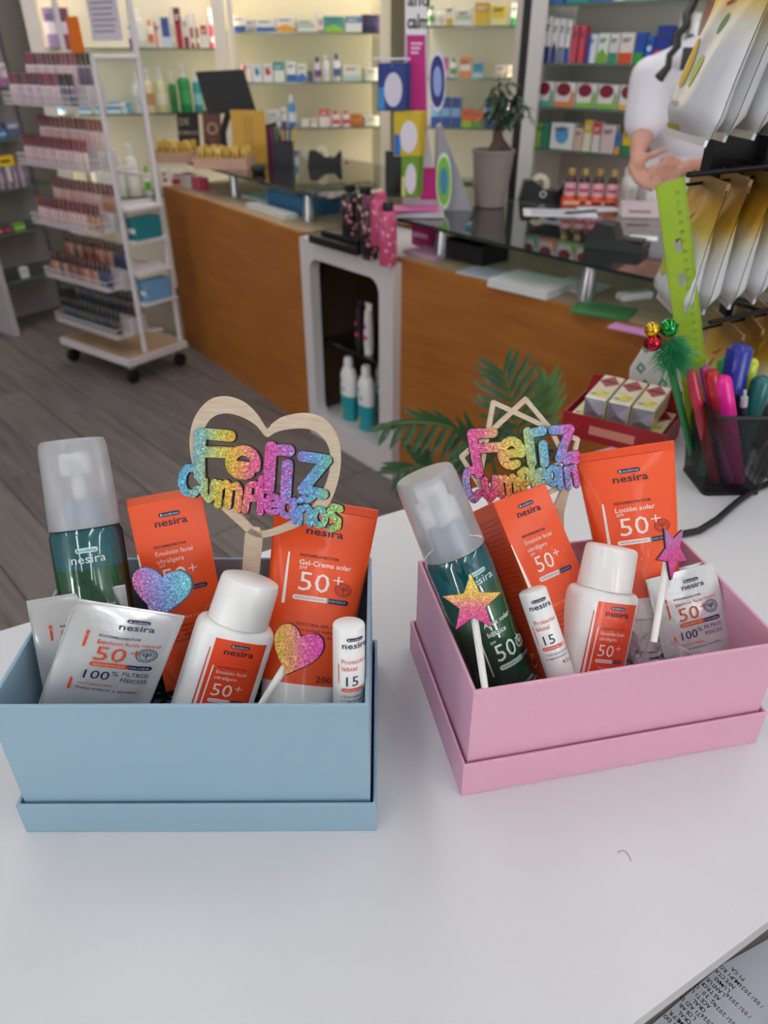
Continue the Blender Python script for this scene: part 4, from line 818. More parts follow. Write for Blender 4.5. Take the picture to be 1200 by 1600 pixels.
row('R', 3, 'on the lower shelf by the assistant', [(833, 854, 208, 'box', '#2f8a6a', '#a8c84a', 'side', 'green carton with lime side'), (856, 892, 205, 'box', '#eceae9', '#5aa3d8', 'disc', 'white carton with sky blue disc'), (893, 906, 211, 'box', '#f0e6dc', '#e08a45', 'stripes', 'white carton with orange stripes'), (907, 920, 197, 'box', '#efe9d0', '#e0c02f', 'top', 'white carton with yellow top'), (921, 934, 199, 'box', '#f0e6e3', '#d8404a', 'top', 'white carton with red top'), (935, 956, 202, 'box', '#efe6e6', '#e0a9a9', 'stripes', 'white carton with rosy stripes'), (957, 967, 214, 'box', '#4a7fc0', '#e89a4a', 'base', 'narrow blue carton with orange base'), (968, 988, 204, 'box', '#ecd022', '#2f8a5a', 'base', 'yellow carton with green base')])
wl = 'on grey shelving by the rack'
row('L', 0, wl, [(-4, 6, 96, 'box', '#e3d3e0', '#c05a9a', 'base', 'white carton with magenta base'), (7, 16, 100, 'box', '#d9cfdc', '#8a6aa8', 'base', 'white carton with violet base')])
row('L', 1, wl, [(-6, 13, 205, 'box', '#3f7fc0', '#a8c8e0', 'mid', 'bright blue carton'), (15, 36, 196, 'box', '#5a6080', '#8a94b0', 'top', 'slate blue carton')])
row('L', 2, wl, [(a, a+9, 262, 'tube', '#a79ab0', '#c9a0c0', 's', 'grey lilac tube', 'grey lilac tubes on the grey shelving') for a in (2, 13, 24, 35)])
row('L', 3, wl, [(-6, 8, 366, 'box', '#a83a6a', '#d99ab8', 'mid', 'low berry pink packet'), (10, 24, 366, 'box', '#7a3050', '#b86a8a', 'mid', 'low plum packet'), (26, 44, 360, 'box', '#6fae3a', '#a8d070', 'mid', 'low lime packet')])
row('L', 4, wl, [(-8, 6, 436, 'box', '#d05aa0', '#e9a9cf', 'mid', 'low magenta packet'), (40, 52, 434, 'box', '#e9e9e6', '#c9d9cf', 'mid', 'low white packet')])
# yellow price sign on the grey shelving
M_, A_, n_, zs_, rows_, inv_, Lb_ = BAYS['L']
P = inv_ @ atplane(8, 245, A_, n_); s = thing('price_sign', 'small yellow price sign on the grey shelving', 'sign', M_ @ T(P.x, .004, P.z-.045))
MB().rbox(-.045, -.002, .0, .045, .002, .05, .001, 1).build('card', mat('#e8c020', .5), s, smooth=0); MB().box(-.03, -.004, .02, .02, -.0021, .03).build('lettering', BLACK, s, smooth=0)
MB().box(-.01, -.001, -.075, .01, .001, .0).build('holder', WMETAL, s, smooth=0)
# ================================================================== WHEELED RACK of small tubes
RK = T(-1.684, 3.677, 0) @ rotz(-36.9)
rack = thing('wheeled_rack', 'white metal rack on castors with five wire baskets of gloss tubes', 'rack', RK)
MB().box(.004, .004, .098, .576, .364, .13).build('base_rim', WMETAL, rack, smooth=0)
MB().box(.02, .02, .1302, .56, .348, .134).build('base_board', wood_mat('rack_board', '#a98a6c', '#c0a284', (4, 30, 4)), rack, smooth=0)
for x, y in ((.04, .04), (.54, .04), (.04, .33), (.54, .33)):
    c = MB().cbox((x, y, .085), (.03, .03, .026)).build('castor_fork', STEEL, rack, smooth=0)
    MB().lathe([(.03, -.011), (.035, -.008), (.035, .008), (.03, .011)], 16, M=T(x, y, .036) @ Matrix.Rotation(math.pi/2, 4, 'Y')).build('castor_wheel', BLACK, c)
def bar(x0, y0, z0, x1, y1, z1, r=.0125): return MB().tube([(x0, y0, z0), (x1, y1, z1)], r, 8)
for x, y, h in ((.545, .13, 1.36), (.555, .34, 1.85), (.03, .34, 1.85)): bar(x, y, .134, x, y, h).build('post', WMETAL, rack)
bar(.545, .13, 1.36, .555, .34, 1.36).build('side_bar', WMETAL, rack); bar(.03, .34, 1.85, .555, .34, 1.85).build('top_bar', WMETAL, rack)
for z in (.5, .9): bar(.03, .345, z, .555, .345, z, .008).build('cross_bar', WMETAL, rack)
BZ = [.215, .44, .69, .945, 1.185]
for z in BZ:
    b_ = MB().box(.0, .015, z, .505, .20, z+.004).build('basket', WMETAL, rack, smooth=0)
    for q in (.02, .045): MB().tube([(.0, .20, z+q), (.0, .015, z+q), (.505, .015, z+q), (.505, .20, z+q)], .0022, 6).build('wire_rail', WMETAL, b_)
    mb = MB()
    for i in range(26): mb.box(.003+i*.02, .0135, z, .005+i*.02, .0165, z+.045)
    mb.build('wire_grid', WMETAL, b_, smooth=0)
    bar(.03, .19, z+.002, .03, .34, z+.002, .006).build('bracket', WMETAL, b_); bar(.5, .19, z+.002, .545, .25, z+.002, .006).build('bracket', WMETAL, b_)
    MB().box(.005, .11, z+.0045, .5, .195, z+.075).build('riser_step', WMETAL, b_, smooth=0)
def glossy(c): return mat(c, .2, coat=.5)
gb_me = MB().lathe([(.0095, 0), (.0105, .002), (.0105, .062), (.008, .066)], 12).mesh('tube_body'); gc_me = MB().lathe([(.0088, .0662), (.0088, .112), (.0075, .115)], 12).mesh('cap'); gr_me = MB().lathe([(.0092, .0655), (.0092, .07)], 12).mesh('ring')
BASK = [('bottom', [('#4a4a3f', '#1c1a1a', 'olive'), ('#2f3a5a', '#1c1a1a', 'navy'), ('#2a4f4a', '#1a1818', 'dark green'), ('#54423a', '#201a1a', 'umber')]), ('second lowest', [('#b8664a', '#5a1f22', 'rust'), ('#c9a08a', '#5a1f22', 'tan'), ('#6b4a42', '#3a1c1c', 'brown'), ('#3a3f6a', '#2a1c20', 'indigo')]),
 ('middle', [('#dba7a4', '#7a2228', 'rose'), ('#dcb3ac', '#7a2228', 'blush'), ('#c98f8a', '#6a1c24', 'dusty pink'), ('#a8663f', '#6a2a1c', 'copper')]), ('second highest', [('#e0b4b4', '#7a2230', 'blush'), ('#d9a8aa', '#6f1c2a', 'rose'), ('#c99494', '#6a1a28', 'dusty pink'), ('#e3c0b8', '#8a3038', 'nude')]),
 ('top', [('#e0bcc2', '#7a3440', 'pale pink'), ('#d9b0b8', '#8a4a55', 'rosy'), ('#b09ab0', '#54404f', 'mauve'), ('#4a3a5a', '#1c1820', 'dark plum')])]
rg = mat('#d9d2d4', .15, metal=1.0)
for (bn, cols), z in zip(BASK, BZ):
    for rr in range(2):
        for i in range(14):
            k = 3 if i > 10 else (i*7 + rr*3 + (i//3)) % 3
            bc, cc, cn = cols[k]; y, dz = (.055, .005) if rr == 0 else (.15, .0765)
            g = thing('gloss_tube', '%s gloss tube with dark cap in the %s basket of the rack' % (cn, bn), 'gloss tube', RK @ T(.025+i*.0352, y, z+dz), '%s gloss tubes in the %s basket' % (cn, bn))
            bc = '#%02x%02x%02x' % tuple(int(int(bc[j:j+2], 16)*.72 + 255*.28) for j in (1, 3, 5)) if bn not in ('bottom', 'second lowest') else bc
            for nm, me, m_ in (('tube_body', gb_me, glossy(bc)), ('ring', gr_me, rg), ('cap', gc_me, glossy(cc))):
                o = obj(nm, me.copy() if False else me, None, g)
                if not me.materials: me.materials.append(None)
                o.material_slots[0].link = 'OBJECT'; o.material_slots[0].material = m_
# side trays between the right-hand posts
for i, z in enumerate((.36, .50, .64, .78)):
    tr = MB().box(.51, .14, z, .60, .33, z+.012).box(.51, .14, z+.012, .514, .33, z+.03).build('side_tray', WMETAL, rack, smooth=0)
for z, c, d_ in ((.373, '#6fa3cf', 'light blue'), (.653, '#1f7f8a', 'dark teal')):
    t = thing('small_carton', '%s carton on the side tray of the wheeled rack' % d_, 'carton', RK @ T(.555, .235, z)); MB().rbox(-.03, -.07, 0, .03, .07, .095, .002, 1).build('body', mat(c, .4), t, smooth=0); MB().box(-.031, -.05, .04, -.0301, .05, .06).build('band', WHITE, t, smooth=0); MB().box(-.025, -.0712, .03, .025, -.0702, .05).build('label', WHITE, t, smooth=0)
P0, P1 = RK.inverted() @ aty(125, 20, 3.62), RK.inverted() @ aty(188, 75, 3.62)
t = thing('notice_sheet', 'white printed notice sheet clipped to the wheeled rack', 'notice', RK @ T(.40, .318, 1.42)); MB().box(-.105, 0, 0, .105, .002, .30).build('sheet', mat('#ded6e3', .6), t, smooth=0)
mb = MB()
for i in range(12): mb.box(-.08, -.0006, .03+i*.02, .06+.01*(i % 3), -.0001, .036+i*.02)
mb.build('lettering', mat('#8f8a9a', .6), t, smooth=0); MB().box(-.02, -.004, .285, .02, .006, .31).build('clip', STEEL, t, smooth=0)
t = thing('orange_tag', 'orange paper tag hanging on the wheeled rack', 'tag', RK @ T(.16, .325, 1.37)); MB().prism([(-.05, .0), (.0, -.03), (.05, .01), (.045, .14), (-.045, .14)], 0, .002).build('card', mat('#f07a1f', .5), t, smooth=0); MB().tube([(0, .001, .138), (0, .012, .48)], .002, 6).build('string', WHITE, t)
# ================================================================== ON COUNTER BY THE RACK
G1 = GZ + .0005
def on1(px, py, z=None): v = atz(px, py, G1 if z is None else z); return CM1.inverted() @ Vector((v.x, v.y, 0))
def at1(x, y, z, a=0): return CM1 @ T(x, y, z) @ rotz(a)
m_bwood = wood_mat('tray_wood', '#b98f78', '#d3ab93', (3, 25, 3))
# monitor on its foot
Ym = 4.02; mpt = [aty(x, y, Ym) for x, y in ((306, 112), (380, 108), (401, 176), (325, 178))]; mfoot = atz(372, 236, G1); mfoot.y = Ym
mo = thing('monitor', 'black computer monitor seen from behind on the counter by the rack', 'monitor', T(mfoot)); mi_ = T(-mfoot)
MB().lathe([(.09, 0), (.09, .008), (.03, .014)], 24).build('foot', BLACK, mo); q = mi_ @ ((mpt[2]+mpt[3])/2); MB().tube([(0, 0, .012), (0, 0, q.z*.6), (q.x, .02, q.z+.05)], .016, 10).build('neck', BLACK, mo)
MB().prism([((mi_ @ q).x, (mi_ @ q).z) for q in mpt], -.014, .014).build('screen_housing', mat('#141414', .5), mo, smooth=0)
# wooden tray of yellow sachets and its boards
def card_tray(M, label, n, w_=.20, seed=1):
    t = thing('wooden_tray', label, 'tray', M); MB().box(-w_/2, -.07, 0, w_/2, .07, .008).box(-w_/2, -.07, .008, w_/2, -.064, .045).box(-w_/2, .064, .008, w_/2, .07, .06).box(-w_/2, -.064, .008, -w_/2+.006, .064, .05).box(w_/2-.006, -.064, .008, w_/2, .064, .05).build('tray_body', m_bwood, t, smooth=0)
ty = ['#c9a545', '#b8963a', '#d8b65a', '#c2a24f', '#e3d8b0']
def yellow_packets(M, n, w_, where, grp, seed):
    rnd = random.Random(seed)
    for i in range(n):
        for r_ in range(2):
            x = -w_/2+.022+(w_-.044)*i/(n-1); y = -.035+.06*r_
            Mi = M @ T(x, y, .0085+.001) @ Matrix.Rotation(math.radians(-16+rnd.uniform(-4, 4)), 4, 'X'); c = ty[(i*3+r_) % 4]
            t = thing('gold_packet', 'small golden packet standing in %s' % where, 'packet', Mi, grp)
            MB().rbox(-.015, -.006, 0, .015, .006, .075+rnd.uniform(0, .012), .003, 1).build('packet', mat(c, .35, metal=.2), t); MB().add([(.008*math.cos(2*math.pi*k/12), -.0062, .042+.014*math.sin(2*math.pi*k/12)) for k in range(12)], [tuple(range(12))]).build('window', mat('#8a6a2a', .4), t, smooth=0)
def board(M, w_, h_, c, label, ink=None, lines=(), tilt=-10, th=.006):
    t = thing('sign_board', label, 'sign', M @ Matrix.Rotation(math.radians(tilt), 4, 'X')); MB().box(-w_/2, 0, 0, w_/2, th, h_).build('board', mat(c, .5), t, smooth=0)
    p = Print(S_flat(0))
    for s_, u, v, sz in lines: p.text(s_, u, v, sz, ink, 'C', .01)
    p.lay(t); MB().box(-.004, th, 0, .004, .05, .006).box(-.004, th, 0, .004, th+.004, h_*.7).build('prop', BLACK, t, smooth=0); return t
def gl1(px, py, a=-52.0): return T(atz(px, py, G1)) @ rotz(a)
MT1 = gl1(352, 262, -8); card_tray(MT1, 'pale wooden tray full of golden packets below the yellow board', 5, .25); yellow_packets(MT1, 6, .25, 'tray below the yellow board', 'golden packets below the yellow board', 3)
MT2 = gl1(278, 252, -8); card_tray(MT2, 'pale wooden tray of golden packets before the black sign', 5, .19); yellow_packets(MT2, 5, .19, 'tray before the black sign', 'golden packets before the black sign', 5)
board(gl1(297, 238, -4), .115, .19, '#141210', 'black sign with cream capitals beside the brown poster card', mat('#a89878', .5), [('DE', -.02, .13, .045), ('BOMBONS', 0, .085, .024)])
board(gl1(334, 240, -4), .095, .20, '#6a4038', 'brown poster card between black sign and yellow board', mat('#b89a80', .5), [('O', 0, .09, .08), ('.', 0, .06, .05)])
board(gl1(392, 255, -6), .165, .225, '#cf9f36', 'yellow printed board behind the golden packets', mat('#8a6a24', .5), [('chocolate', 0, .19-.014*i, .012) for i in range(10)], tilt=-4)
# pen cup on that counter
pc = thing('pen_cup', 'dark pen holder crammed with pens beside the yellow board', 'pen holder', gl1(445, 258, 0)); MB().box(-.045, -.04, 0, .045, .04, .004).box(-.045, -.04, .004, .045, -.037, .10).box(-.045, .037, .004, .045, .04, .10).box(-.045, -.037, .004, -.042, .037, .10).box(.042, -.037, .004, .045, .037, .10).build('cup', mat('#1c1a22', .4), pc, smooth=0)
for i, (c, nm) in enumerate((('#7a2a6a', 'plum'), ('#2f9a4a', 'green'), ('#c02a3a', 'red'), ('#1c1c20', 'black'), ('#3a3a8a', 'blue'), ('#d8c03a', 'yellow'))):
    t = thing('pen', '%s pen standing in the dark pen holder by the yellow board' % nm, 'pen', gl1(445, 258, 0) @ T(-.03+.012*i, -.02+.016*(i % 3), .006) @ Matrix.Rotation(math.radians(-9+4*i), 4, 'Y')); MB().lathe([(.001, 0), (.004, .012), (.0042, .13)], 8).build('barrel', mat(c, .35), t); MB().lathe([(.0044, .1302), (.0044, .155), (.003, .16)], 8).build('cap', mat(c, .3), t)
bx = thing('card_box', 'slanted black leaflet holder beside the dark pen cup', 'holder', gl1(428, 252, 0) @ T(0, -.06, 0)); MB().prism([(-.06, 0), (.06, 0), (.02, .17), (-.05, .15)], .065, .10).build('holder_body', mat('#18161a', .4), bx, smooth=0); MB().prism([(-.05, .004), (.045, .004), (.012, .15), (-.04, .135)], .06, .0645).build('leaflet', mat('#6a2a5a', .5), bx, smooth=0)
def tape_dispenser(M, label, k=1.0, logo=False):
    t = thing('tape_dispenser', label, 'tape dispenser', M)
    MB().prism([(-.075*k, 0), (.075*k, 0), (.08*k, .05*k), (.07*k, .058*k), (.045*k, .03*k), (.0, .036*k), (-.035*k, .062*k), (-.065*k, .06*k)], -.026*k, .026*k).build('body', mat('#131315', .35, coat=.2), t, smooth=0)
    MB().lathe([(.014*k, -.01), (.03*k, -.01), (.03*k, .01), (.014*k, .01)], 20, M=T(-.01*k, 0, .048*k) @ Matrix.Rotation(math.pi/2, 4, 'X'), cap0=False, cap1=False).build('tape_roll', mat('#d9d2b8', .3), t)
    MB().box(.068*k, -.012, .052*k, .079*k, .012, .06*k).build('cutter', STEEL, t, smooth=0)
    if logo:
        p = Print(S_flat(-.026*k)); p.pill(-.012, .012, .012, .034, mat('#d9d9d9', .4)); p.pill(-.008, .016, .008, .030, BLACK, .0004); p.lay(t)
tape_dispenser(gl1(507, 258, 0), 'black tape dispenser on the glass beside dark pen cup', 1.05)
mk = thing('phone_stand', 'small black device beside the tray of golden packets', 'device', gl1(404, 270, 0)); MB().rbox(-.03, -.025, 0, .03, .025, .035, .012, 3).build('housing', BLACK, mk); MB().lathe([(.008, .0352), (.008, .038)], 14).build('button', mat('#3a3a40', .3), mk)
# things under that glass
def flat_stack(M, w_, d_, h_, c, label, name='paper', cat='paper', ink=None, lines=4, bevel=.0006):
    t = thing(name, label, cat, M); MB().box(-w_/2, -d_/2, 0, w_/2, d_/2, h_).build('sheet', mat(c, .55), t, smooth=0)
    if ink:
        mb = MB()
        for i in range(lines): y = d_*.38 - i*d_*.76/max(1, lines-1); mb.box(-w_*.4, y-d_*.02, h_+.0001, w_*(.15+.25*((i*37) % 10)/10), y+d_*.02, h_+.0005)
        mb.build('lettering', mat(ink, .6), t, smooth=0)
    return t
C1T = .8105
flat_stack(at1(.97, .26, C1T, 0), .30, .2, .07, '#2f6f9a', 'blue box under the glass of the counter by the rack', 'storage_box', 'box', '#cfe0ea')
flat_stack(at1(.66, .26, C1T, 4), .26, .16, .012, '#a9c0c4', 'pale blue leaflets under the glass beside the blue box', 'leaflet_pile', 'leaflets', '#5a7f94')
flat_stack(at1(.96, .10, C1T, 0), .34, .06, .02, '#dcdcd8', 'white long carton under the glass before the blue box', 'flat_carton', 'carton', '#9a9a9a', 2)
flat_stack(at1(.10, .10, C1T, 0), .09, .05, .06, '#e3d6d6', 'white carton with crimson print at the end of the counter', 'flat_carton', 'carton', '#a8304f', 3)
flat_stack(at1(.22, .11, C1T, 0), .09, .05, .055, '#b8485f', 'crimson carton beside a white one at end of the counter', 'flat_carton', 'carton', '#e9c9cf', 3)
# ================================================================== WHITE CABINET: ON TOP AND INSIDE
def floral_mat(name, base, spots):
    m, N, L, b = nodes_mat(name); tc = N.new('ShaderNodeTexCoord'); v = N.new('ShaderNodeTexVoronoi'); v.inputs['Scale'].default_value = 55
    L.new(tc.outputs['Object'], v.inputs['Vector']); r = ramp(N, [(0, spots[0]), (.18, spots[1]), (.34, spots[2]), (.42, base)], 'CONSTANT'); L.new(v.outputs['Distance'], r.inputs['Fac']); 
    mu = N.new('ShaderNodeMath'); mu.operation = 'MULTIPLY'; mu.inputs[1].default_value = 1.0; L.new(r.outputs['Color'], b.inputs['Base Color']); N.remove(mu); b.inputs['Roughness'].default_value = .3; return m
fl_dark = floral_mat('dark_floral', '#1f1a1e', ('#e8c9b0', '#c9808a', '#7a4a52')); fl_pink = floral_mat('pink_floral', '#d0507f', ('#f0d0d8', '#e88aa8', '#b83a66'))
CT = CMC.inverted()
def onc(px, py, z): return atz(px, py, z)
bt = thing('display_plinth', 'low black plinth on the white cabinet under flowery bottles', 'plinth', T(onc(528, 384, .8005)) @ rotz(-50)); MB().rbox(-.11, -.05, 0, .17, .09, .028, .004, 2).build('plinth', BLACK, bt); MB().rbox(-.06, -.03, .0285, .15, .08, .05, .004, 2).build('step', BLACK, bt)
for px, py, z, R, h, m_, cm, d_ in ((548, 366, .851, .031, .16, fl_dark, BLACK, 'dark flowery flask with black cap on the plinth\'s far end'), (572, 374, .851, .031, .165, fl_dark, BLACK, 'dark flowery flask between another and a pink one'), (594, 382, .851, .031, .16, fl_pink, mat('#c95a80', .4), 'pink flowery flask with rosy cap on the black plinth'), (578, 404, .8005, .028, .19, fl_dark, mat('#8a3a52', .4), 'dark flowery flask with plum cap before the black plinth'), (606, 414, .8005, .028, .19, fl_pink, BLACK, 'pink flowery flask with black cap before the black plinth')):
    t = thing('flowery_flask', d_, 'flask', T(onc(px, py, z))); MB().lathe([(R*.94, 0), (R, .004), (R, h*.76), (R*.9, h*.82), (R*.6, h*.86)], 24).build('body', m_, t); MB().lathe([(R*.6, h*.86), (R*.62, h*.87), (R*.6, h*.98), (R*.5, h)], 20).build('cap', cm, t)
def cabin(x, y, z, a=0): return CMC @ T(x, y, z) @ rotz(a)
def squeeze_flask(M, label):
    t = thing('lotion_bottle', label, 'bottle', M); R = .036
    MB().lathe([(R*.95, 0), (R, .004), (R, .085)], 24, sy=.7).build('lower_body', mat('#1f9aa8', .35, coat=.3), t); MB().lathe([(R, .0852), (R*.98, .15), (R*.7, .172), (R*.38, .178)], 24, sy=.7).build('upper_body', PLASTW, t); MB().lathe([(R*.42, .1785), (R*.42, .20), (R*.34, .21)], 16).build('cap', PLASTW, t)
    Sq = S_cyl(R); p = Print(lambda u, v, h: (Sq(u, v, h)[0], Sq(u, v, h)[1]*.7, v)); p.disc(-.012, .025, .012, .016, mat('#d8c93a', .4), .0008); p.poly([(.0, .10), (.014, .108), (.004, .118)], mat('#2f9a8a', .4), .0008, 'leaf'); p.poly([(-.012, .128), (.002, .134), (-.008, .142)], mat('#2f9a8a', .4), .0008, 'leaf'); p.lay(t)
for x, y in ((.165, .09), (.24, .21), (.285, .085)): squeeze_flask(cabin(x, y, .0985, -8) @ Matrix.Scale(1.25, 4), {.165: 'white and teal lotion bottle near the left inside of white cabinet', .24: 'white and teal lotion bottle behind two others in white cabinet', .285: 'white and teal lotion bottle nearer the middle of the white cabinet'}[x])
for x, c, d_ in ((.23, '#1c1618', 'black'), (.285, '#ecdfe4', 'pink printed white')):
    t = thing('cosmetic_tube', '%s tube standing on the glass shelf of white cabinet' % d_, 'tube', cabin(x, .10, .4035)); MB().lathe([(.02, .03), (.019, .09), (.015, .17)], 18).lathe([(.015, .17), (.021, .19), (.021, .195)], 18, sy=.15).build('body', mat(c, .35), t); MB().lathe([(.017, 0), (.018, .003), (.018, .03)], 18).build('cap', BLACK if c[1] == '1' else PLASTW, t)
    p = Print(S_cyl(.0195)); p.rect(-.012, .06, .012, .075, mat('#c03a6a', .4), .002, 'band'); p.disc(0, .11, .006, .01, mat('#c03a6a', .4), .002); p.lay(t)
# ================================================================== ON THE GLASS OVER THE LONG COUNTER
G2 = GZ + .0005; C2A = -50.0
def g2(px, py, a=0.0, z=None): return T(atz(px, py, G2 if z is None else z)) @ rotz(a)
# ---- tall card display with hanging packs
Yd = 2.62; Md, dl = plane_frame(665, 325, Yd, 0); z0 = G2 - Md.translation.z
Md = T(Md.translation.x, Yd, G2); dinv = Md.inverted()
def dl(x, y, dy=0.0): q = dinv @ aty(x, y, Yd+dy); return (q.x, q.z)
ds = thing('card_display', 'tall white and magenta card display with hanging packs on the glass', 'display stand', Md)
def panel(name, pts, c, y0, y1, par=None): return MB().prism([dl(*q) for q in pts], y0, y1).build(name, mat(c, .5), par or ds, smooth=0)
def grounded(pts): return pts
bp = MB().prism([(dl(632, 100)[0], dl(632, -40)[1]), (dl(632, 100)[0], .0), (dl(690, 310)[0], .0), (dl(668, 200)[0], dl(668, 200)[1]), (dl(668, 0)[0], dl(668, -40)[1])], 0, .012).build('back_card', mat('#c9c0c6', .5), ds, smooth=0)
MB().prism([(dl(684, 200)[0], 0), (dl(740, 325)[0], 0), (dl(690, 200)[0], dl(690, 195)[1]), (dl(684, 200)[0], dl(684, 200)[1])], .013, .10).build('side_wing', mat('#9a979e', .5), ds, smooth=0)
panel('magenta_panel', [(637, 215), (667, 205), (664, 55), (636, 55)], '#c2187e', -.002, -.0002); panel('magenta_panel', [(657, 312), (684, 312), (682, 262), (657, 262)], '#c2187e', -.002, -.0002)
panel('white_panel', [(634, 54), (667, 54), (666, -30), (632, -30)], '#e9e6e8', -.002, -.0002)
p = Print(S_flat(-.0022)); u, v = dl(636, 44); p.text('calm', u, v, .05, BLACK, wid=.062, bold=.03); p.text('and', u, v+.055, .045, BLACK, wid=.062, bold=.02)
for i in range(3): uu, vv = dl(642, 70+7*i); p.rect(uu, vv, uu+.035-.006*i, vv+.006, mat('#e9c0da', .5), .0006, 'lettering')
p.lay(ds)
def oval(cx, cy, rx, ry, cols, y):
    n = 24
    for i, (c, k) in enumerate(zip(cols, (1.0, .86, .5))):
        pts = [(cx+rx*k*math.cos(2*math.pi*j/n), cy+ry*k*(abs(math.sin(2*math.pi*j/n))**.8)*math.copysign(1, math.sin(2*math.pi*j/n))) for j in range(n)]
        panel('oval_sign' if i == 0 else 'oval_print', pts, c, y-.001-.001*i, y-.0005-.001*i+ (.003 if i == 0 else 0))
oval(683, 127, 13, 47, ('#d9d9ea', '#2a2f7a', '#8fa3d8'), -.012); oval(693, 282, 12, 44, ('#d9e6cf', '#7ab83a', '#3f86a8'), -.012)
MB().prism([(dl(590, 318)[0], .002), (dl(690, 318)[0], .002), (dl(690, 318)[0], .02), (dl(590, 318)[0], .012)], -.13, -.01).build('leaflet_tray', mat('#bdb5bb', .4), ds, smooth=0)
fl_ = MB().box(dl(592, 318)[0]+.005, -.125, .021, dl(688, 318)[0]-.01, -.02, .023).build('leaflet', mat('#d86aa8', .5), ds, smooth=0)
def hang_pack(px, py, w_, h_, c1, c2, c3, y, label):
    q = dl(px, py); t = thing('blister_pack', label, 'pack', Md @ T(q[0], y, q[1])); MB().rbox(-w_/2, -.004, -h_, w_/2, .004, 0, .003, 1).build('card', mat(c1, .4), t, smooth=0)
    MB().add([(w_*.32*math.cos(2*math.pi*k/20)+w_*.05, -.0062, -h_*.55+h_*.36*math.sin(2*math.pi*k/20)) for k in range(20)], [tuple(range(20))]).build('window', mat(c2, .3), t, smooth=0)
    MB().box(-w_*.48, -.0056, -h_*.97, -w_*.25, -.0042, -h_*.5).build('print', mat(c3, .4), t, smooth=0); return t
for px, py, c1, c2, c3, nm, gp in ((612, 98, '#2a3f86', '#d9d3e3', '#3f8fd0', 'navy', 1), (636, 172, '#d0b32a', '#e3dce3', '#2f6fc0', 'yellow', 2), (640, 238, '#6f9a2a', '#dcd6dc', '#c9d08a', 'green', 3)):
    rx, rz = dl(px, py); MB().tube([(rx, .0, rz-.006), (rx, -.09, rz-.006)], .0022, 8).build('hook', STEEL, ds); 
    for k, y in enumerate((-.07, -.05, -.03)): hang_pack(px+4*k, py, .085 if nm != 'green' else .055, .125, c1, c2, c3, y, '%s hanging pack on the tall card display, %s' % (nm, ('front of its hook', 'between two like it', 'nearest the back card')[k]))
MB().tube([(dl(576, 92)[0], -.05, dl(576, 92)[1]), (dl(640, 92)[0], -.05, dl(640, 92)[1]), (dl(640, 92)[0], 0, dl(640, 92)[1])], .003, 8).build('side_rod', WMETAL, ds)
t = thing('small_screen', 'small dark screen standing behind the flowery flasks', 'screen', T(atz(622, 306, G2)) @ rotz(-20)); MB().rbox(-.05, -.006, .012, .05, .006, .15, .003, 1).build('screen', mat('#15120f', .4), t, smooth=0); MB().rbox(-.035, -.03, 0, .035, .03, .012, .003, 1).build('foot', BLACK, t)
# ---- bonsai in its pot
bp_ = g2(765, 322); Yb = bp_.translation.y; bz = bp_.inverted()
pot = thing('bonsai', 'small bonsai with swollen trunk in a taupe pot on the glass', 'plant', bp_)
MB().lathe([(.048, 0), (.052, .003), (.069, .166), (.072, .168), (.072, .178), (.064, .178), (.062, .165), (.02, .163)], 32).build('pot', mat('#8a7a74', .6), pot); MB().lathe([(.062, .16), (.05, .166), (.01, .168)], 20).build('soil', mat('#3a2c24', .9), pot)
def bl(x, y): return bz @ aty(x, y, Yb)
MB().tube([bl(772, 255), bl(774, 238), bl(779, 222), bl(777, 208), bl(776, 196), bl(780, 180)], [.034, .03, .022, .015, .011, .007], 12).build('trunk', mat('#54423a', .8, bump=(40, .5)), pot); MB().tube([bl(786, 250), bl(792, 236), bl(784, 222)], [.02, .02, .012], 10).build('root', mat('#54423a', .8, bump=(40, .5)), pot)
lf = MB().add([(0, 0, 0), (.010, .018, .004), (.0, .026, .007), (-.010, .018, .004), (.006, .045, .0), (-.006, .045, .0), (0, .062, -.006)], [(0, 1, 2), (0, 2, 3), (1, 4, 2), (2, 5, 3), (2, 4, 6, 5)]).mesh('leaf', 60); lf.materials.append(mat('#2c4a2a', .35, coat=.2))
rnd = random.Random(5); tw = [((780, 182), (768, 140)), ((780, 182), (790, 128)), ((780, 182), (808, 150)), ((780, 180), (815, 180)), ((780, 185), (762, 165)), ((782, 180), (800, 195)), ((780, 180), (778, 118)), ((782, 182), (822, 165))]
for a, c in tw:
    A_, C_ = bl(*a), bl(*c); C_.y += rnd.uniform(-.05, .05); br = MB().tube([A_, (A_+C_)/2+Vector((0, 0, .01)), C_], [.004, .003, .0015], 6).build('branch', mat('#54423a', .8), pot)
    for k in range(13):
        s_ = .35+.65*rnd.random(); P_ = A_.lerp(C_, s_)+Vector((rnd.uniform(-.012, .012), rnd.uniform(-.012, .012), rnd.uniform(-.01, .012)))
        obj('leaf', lf, None, br, T(P_) @ Matrix.Rotation(rnd.uniform(0, 6.28), 4, 'Z') @ Matrix.Rotation(rnd.uniform(-1.1, .3), 4, 'X') @ Matrix.Scale(rnd.uniform(.7, 1.1), 4))
tape_dispenser(g2(846, 312, -4), 'black tape dispenser with white logo on the glass by bonsai', 1.1, True)
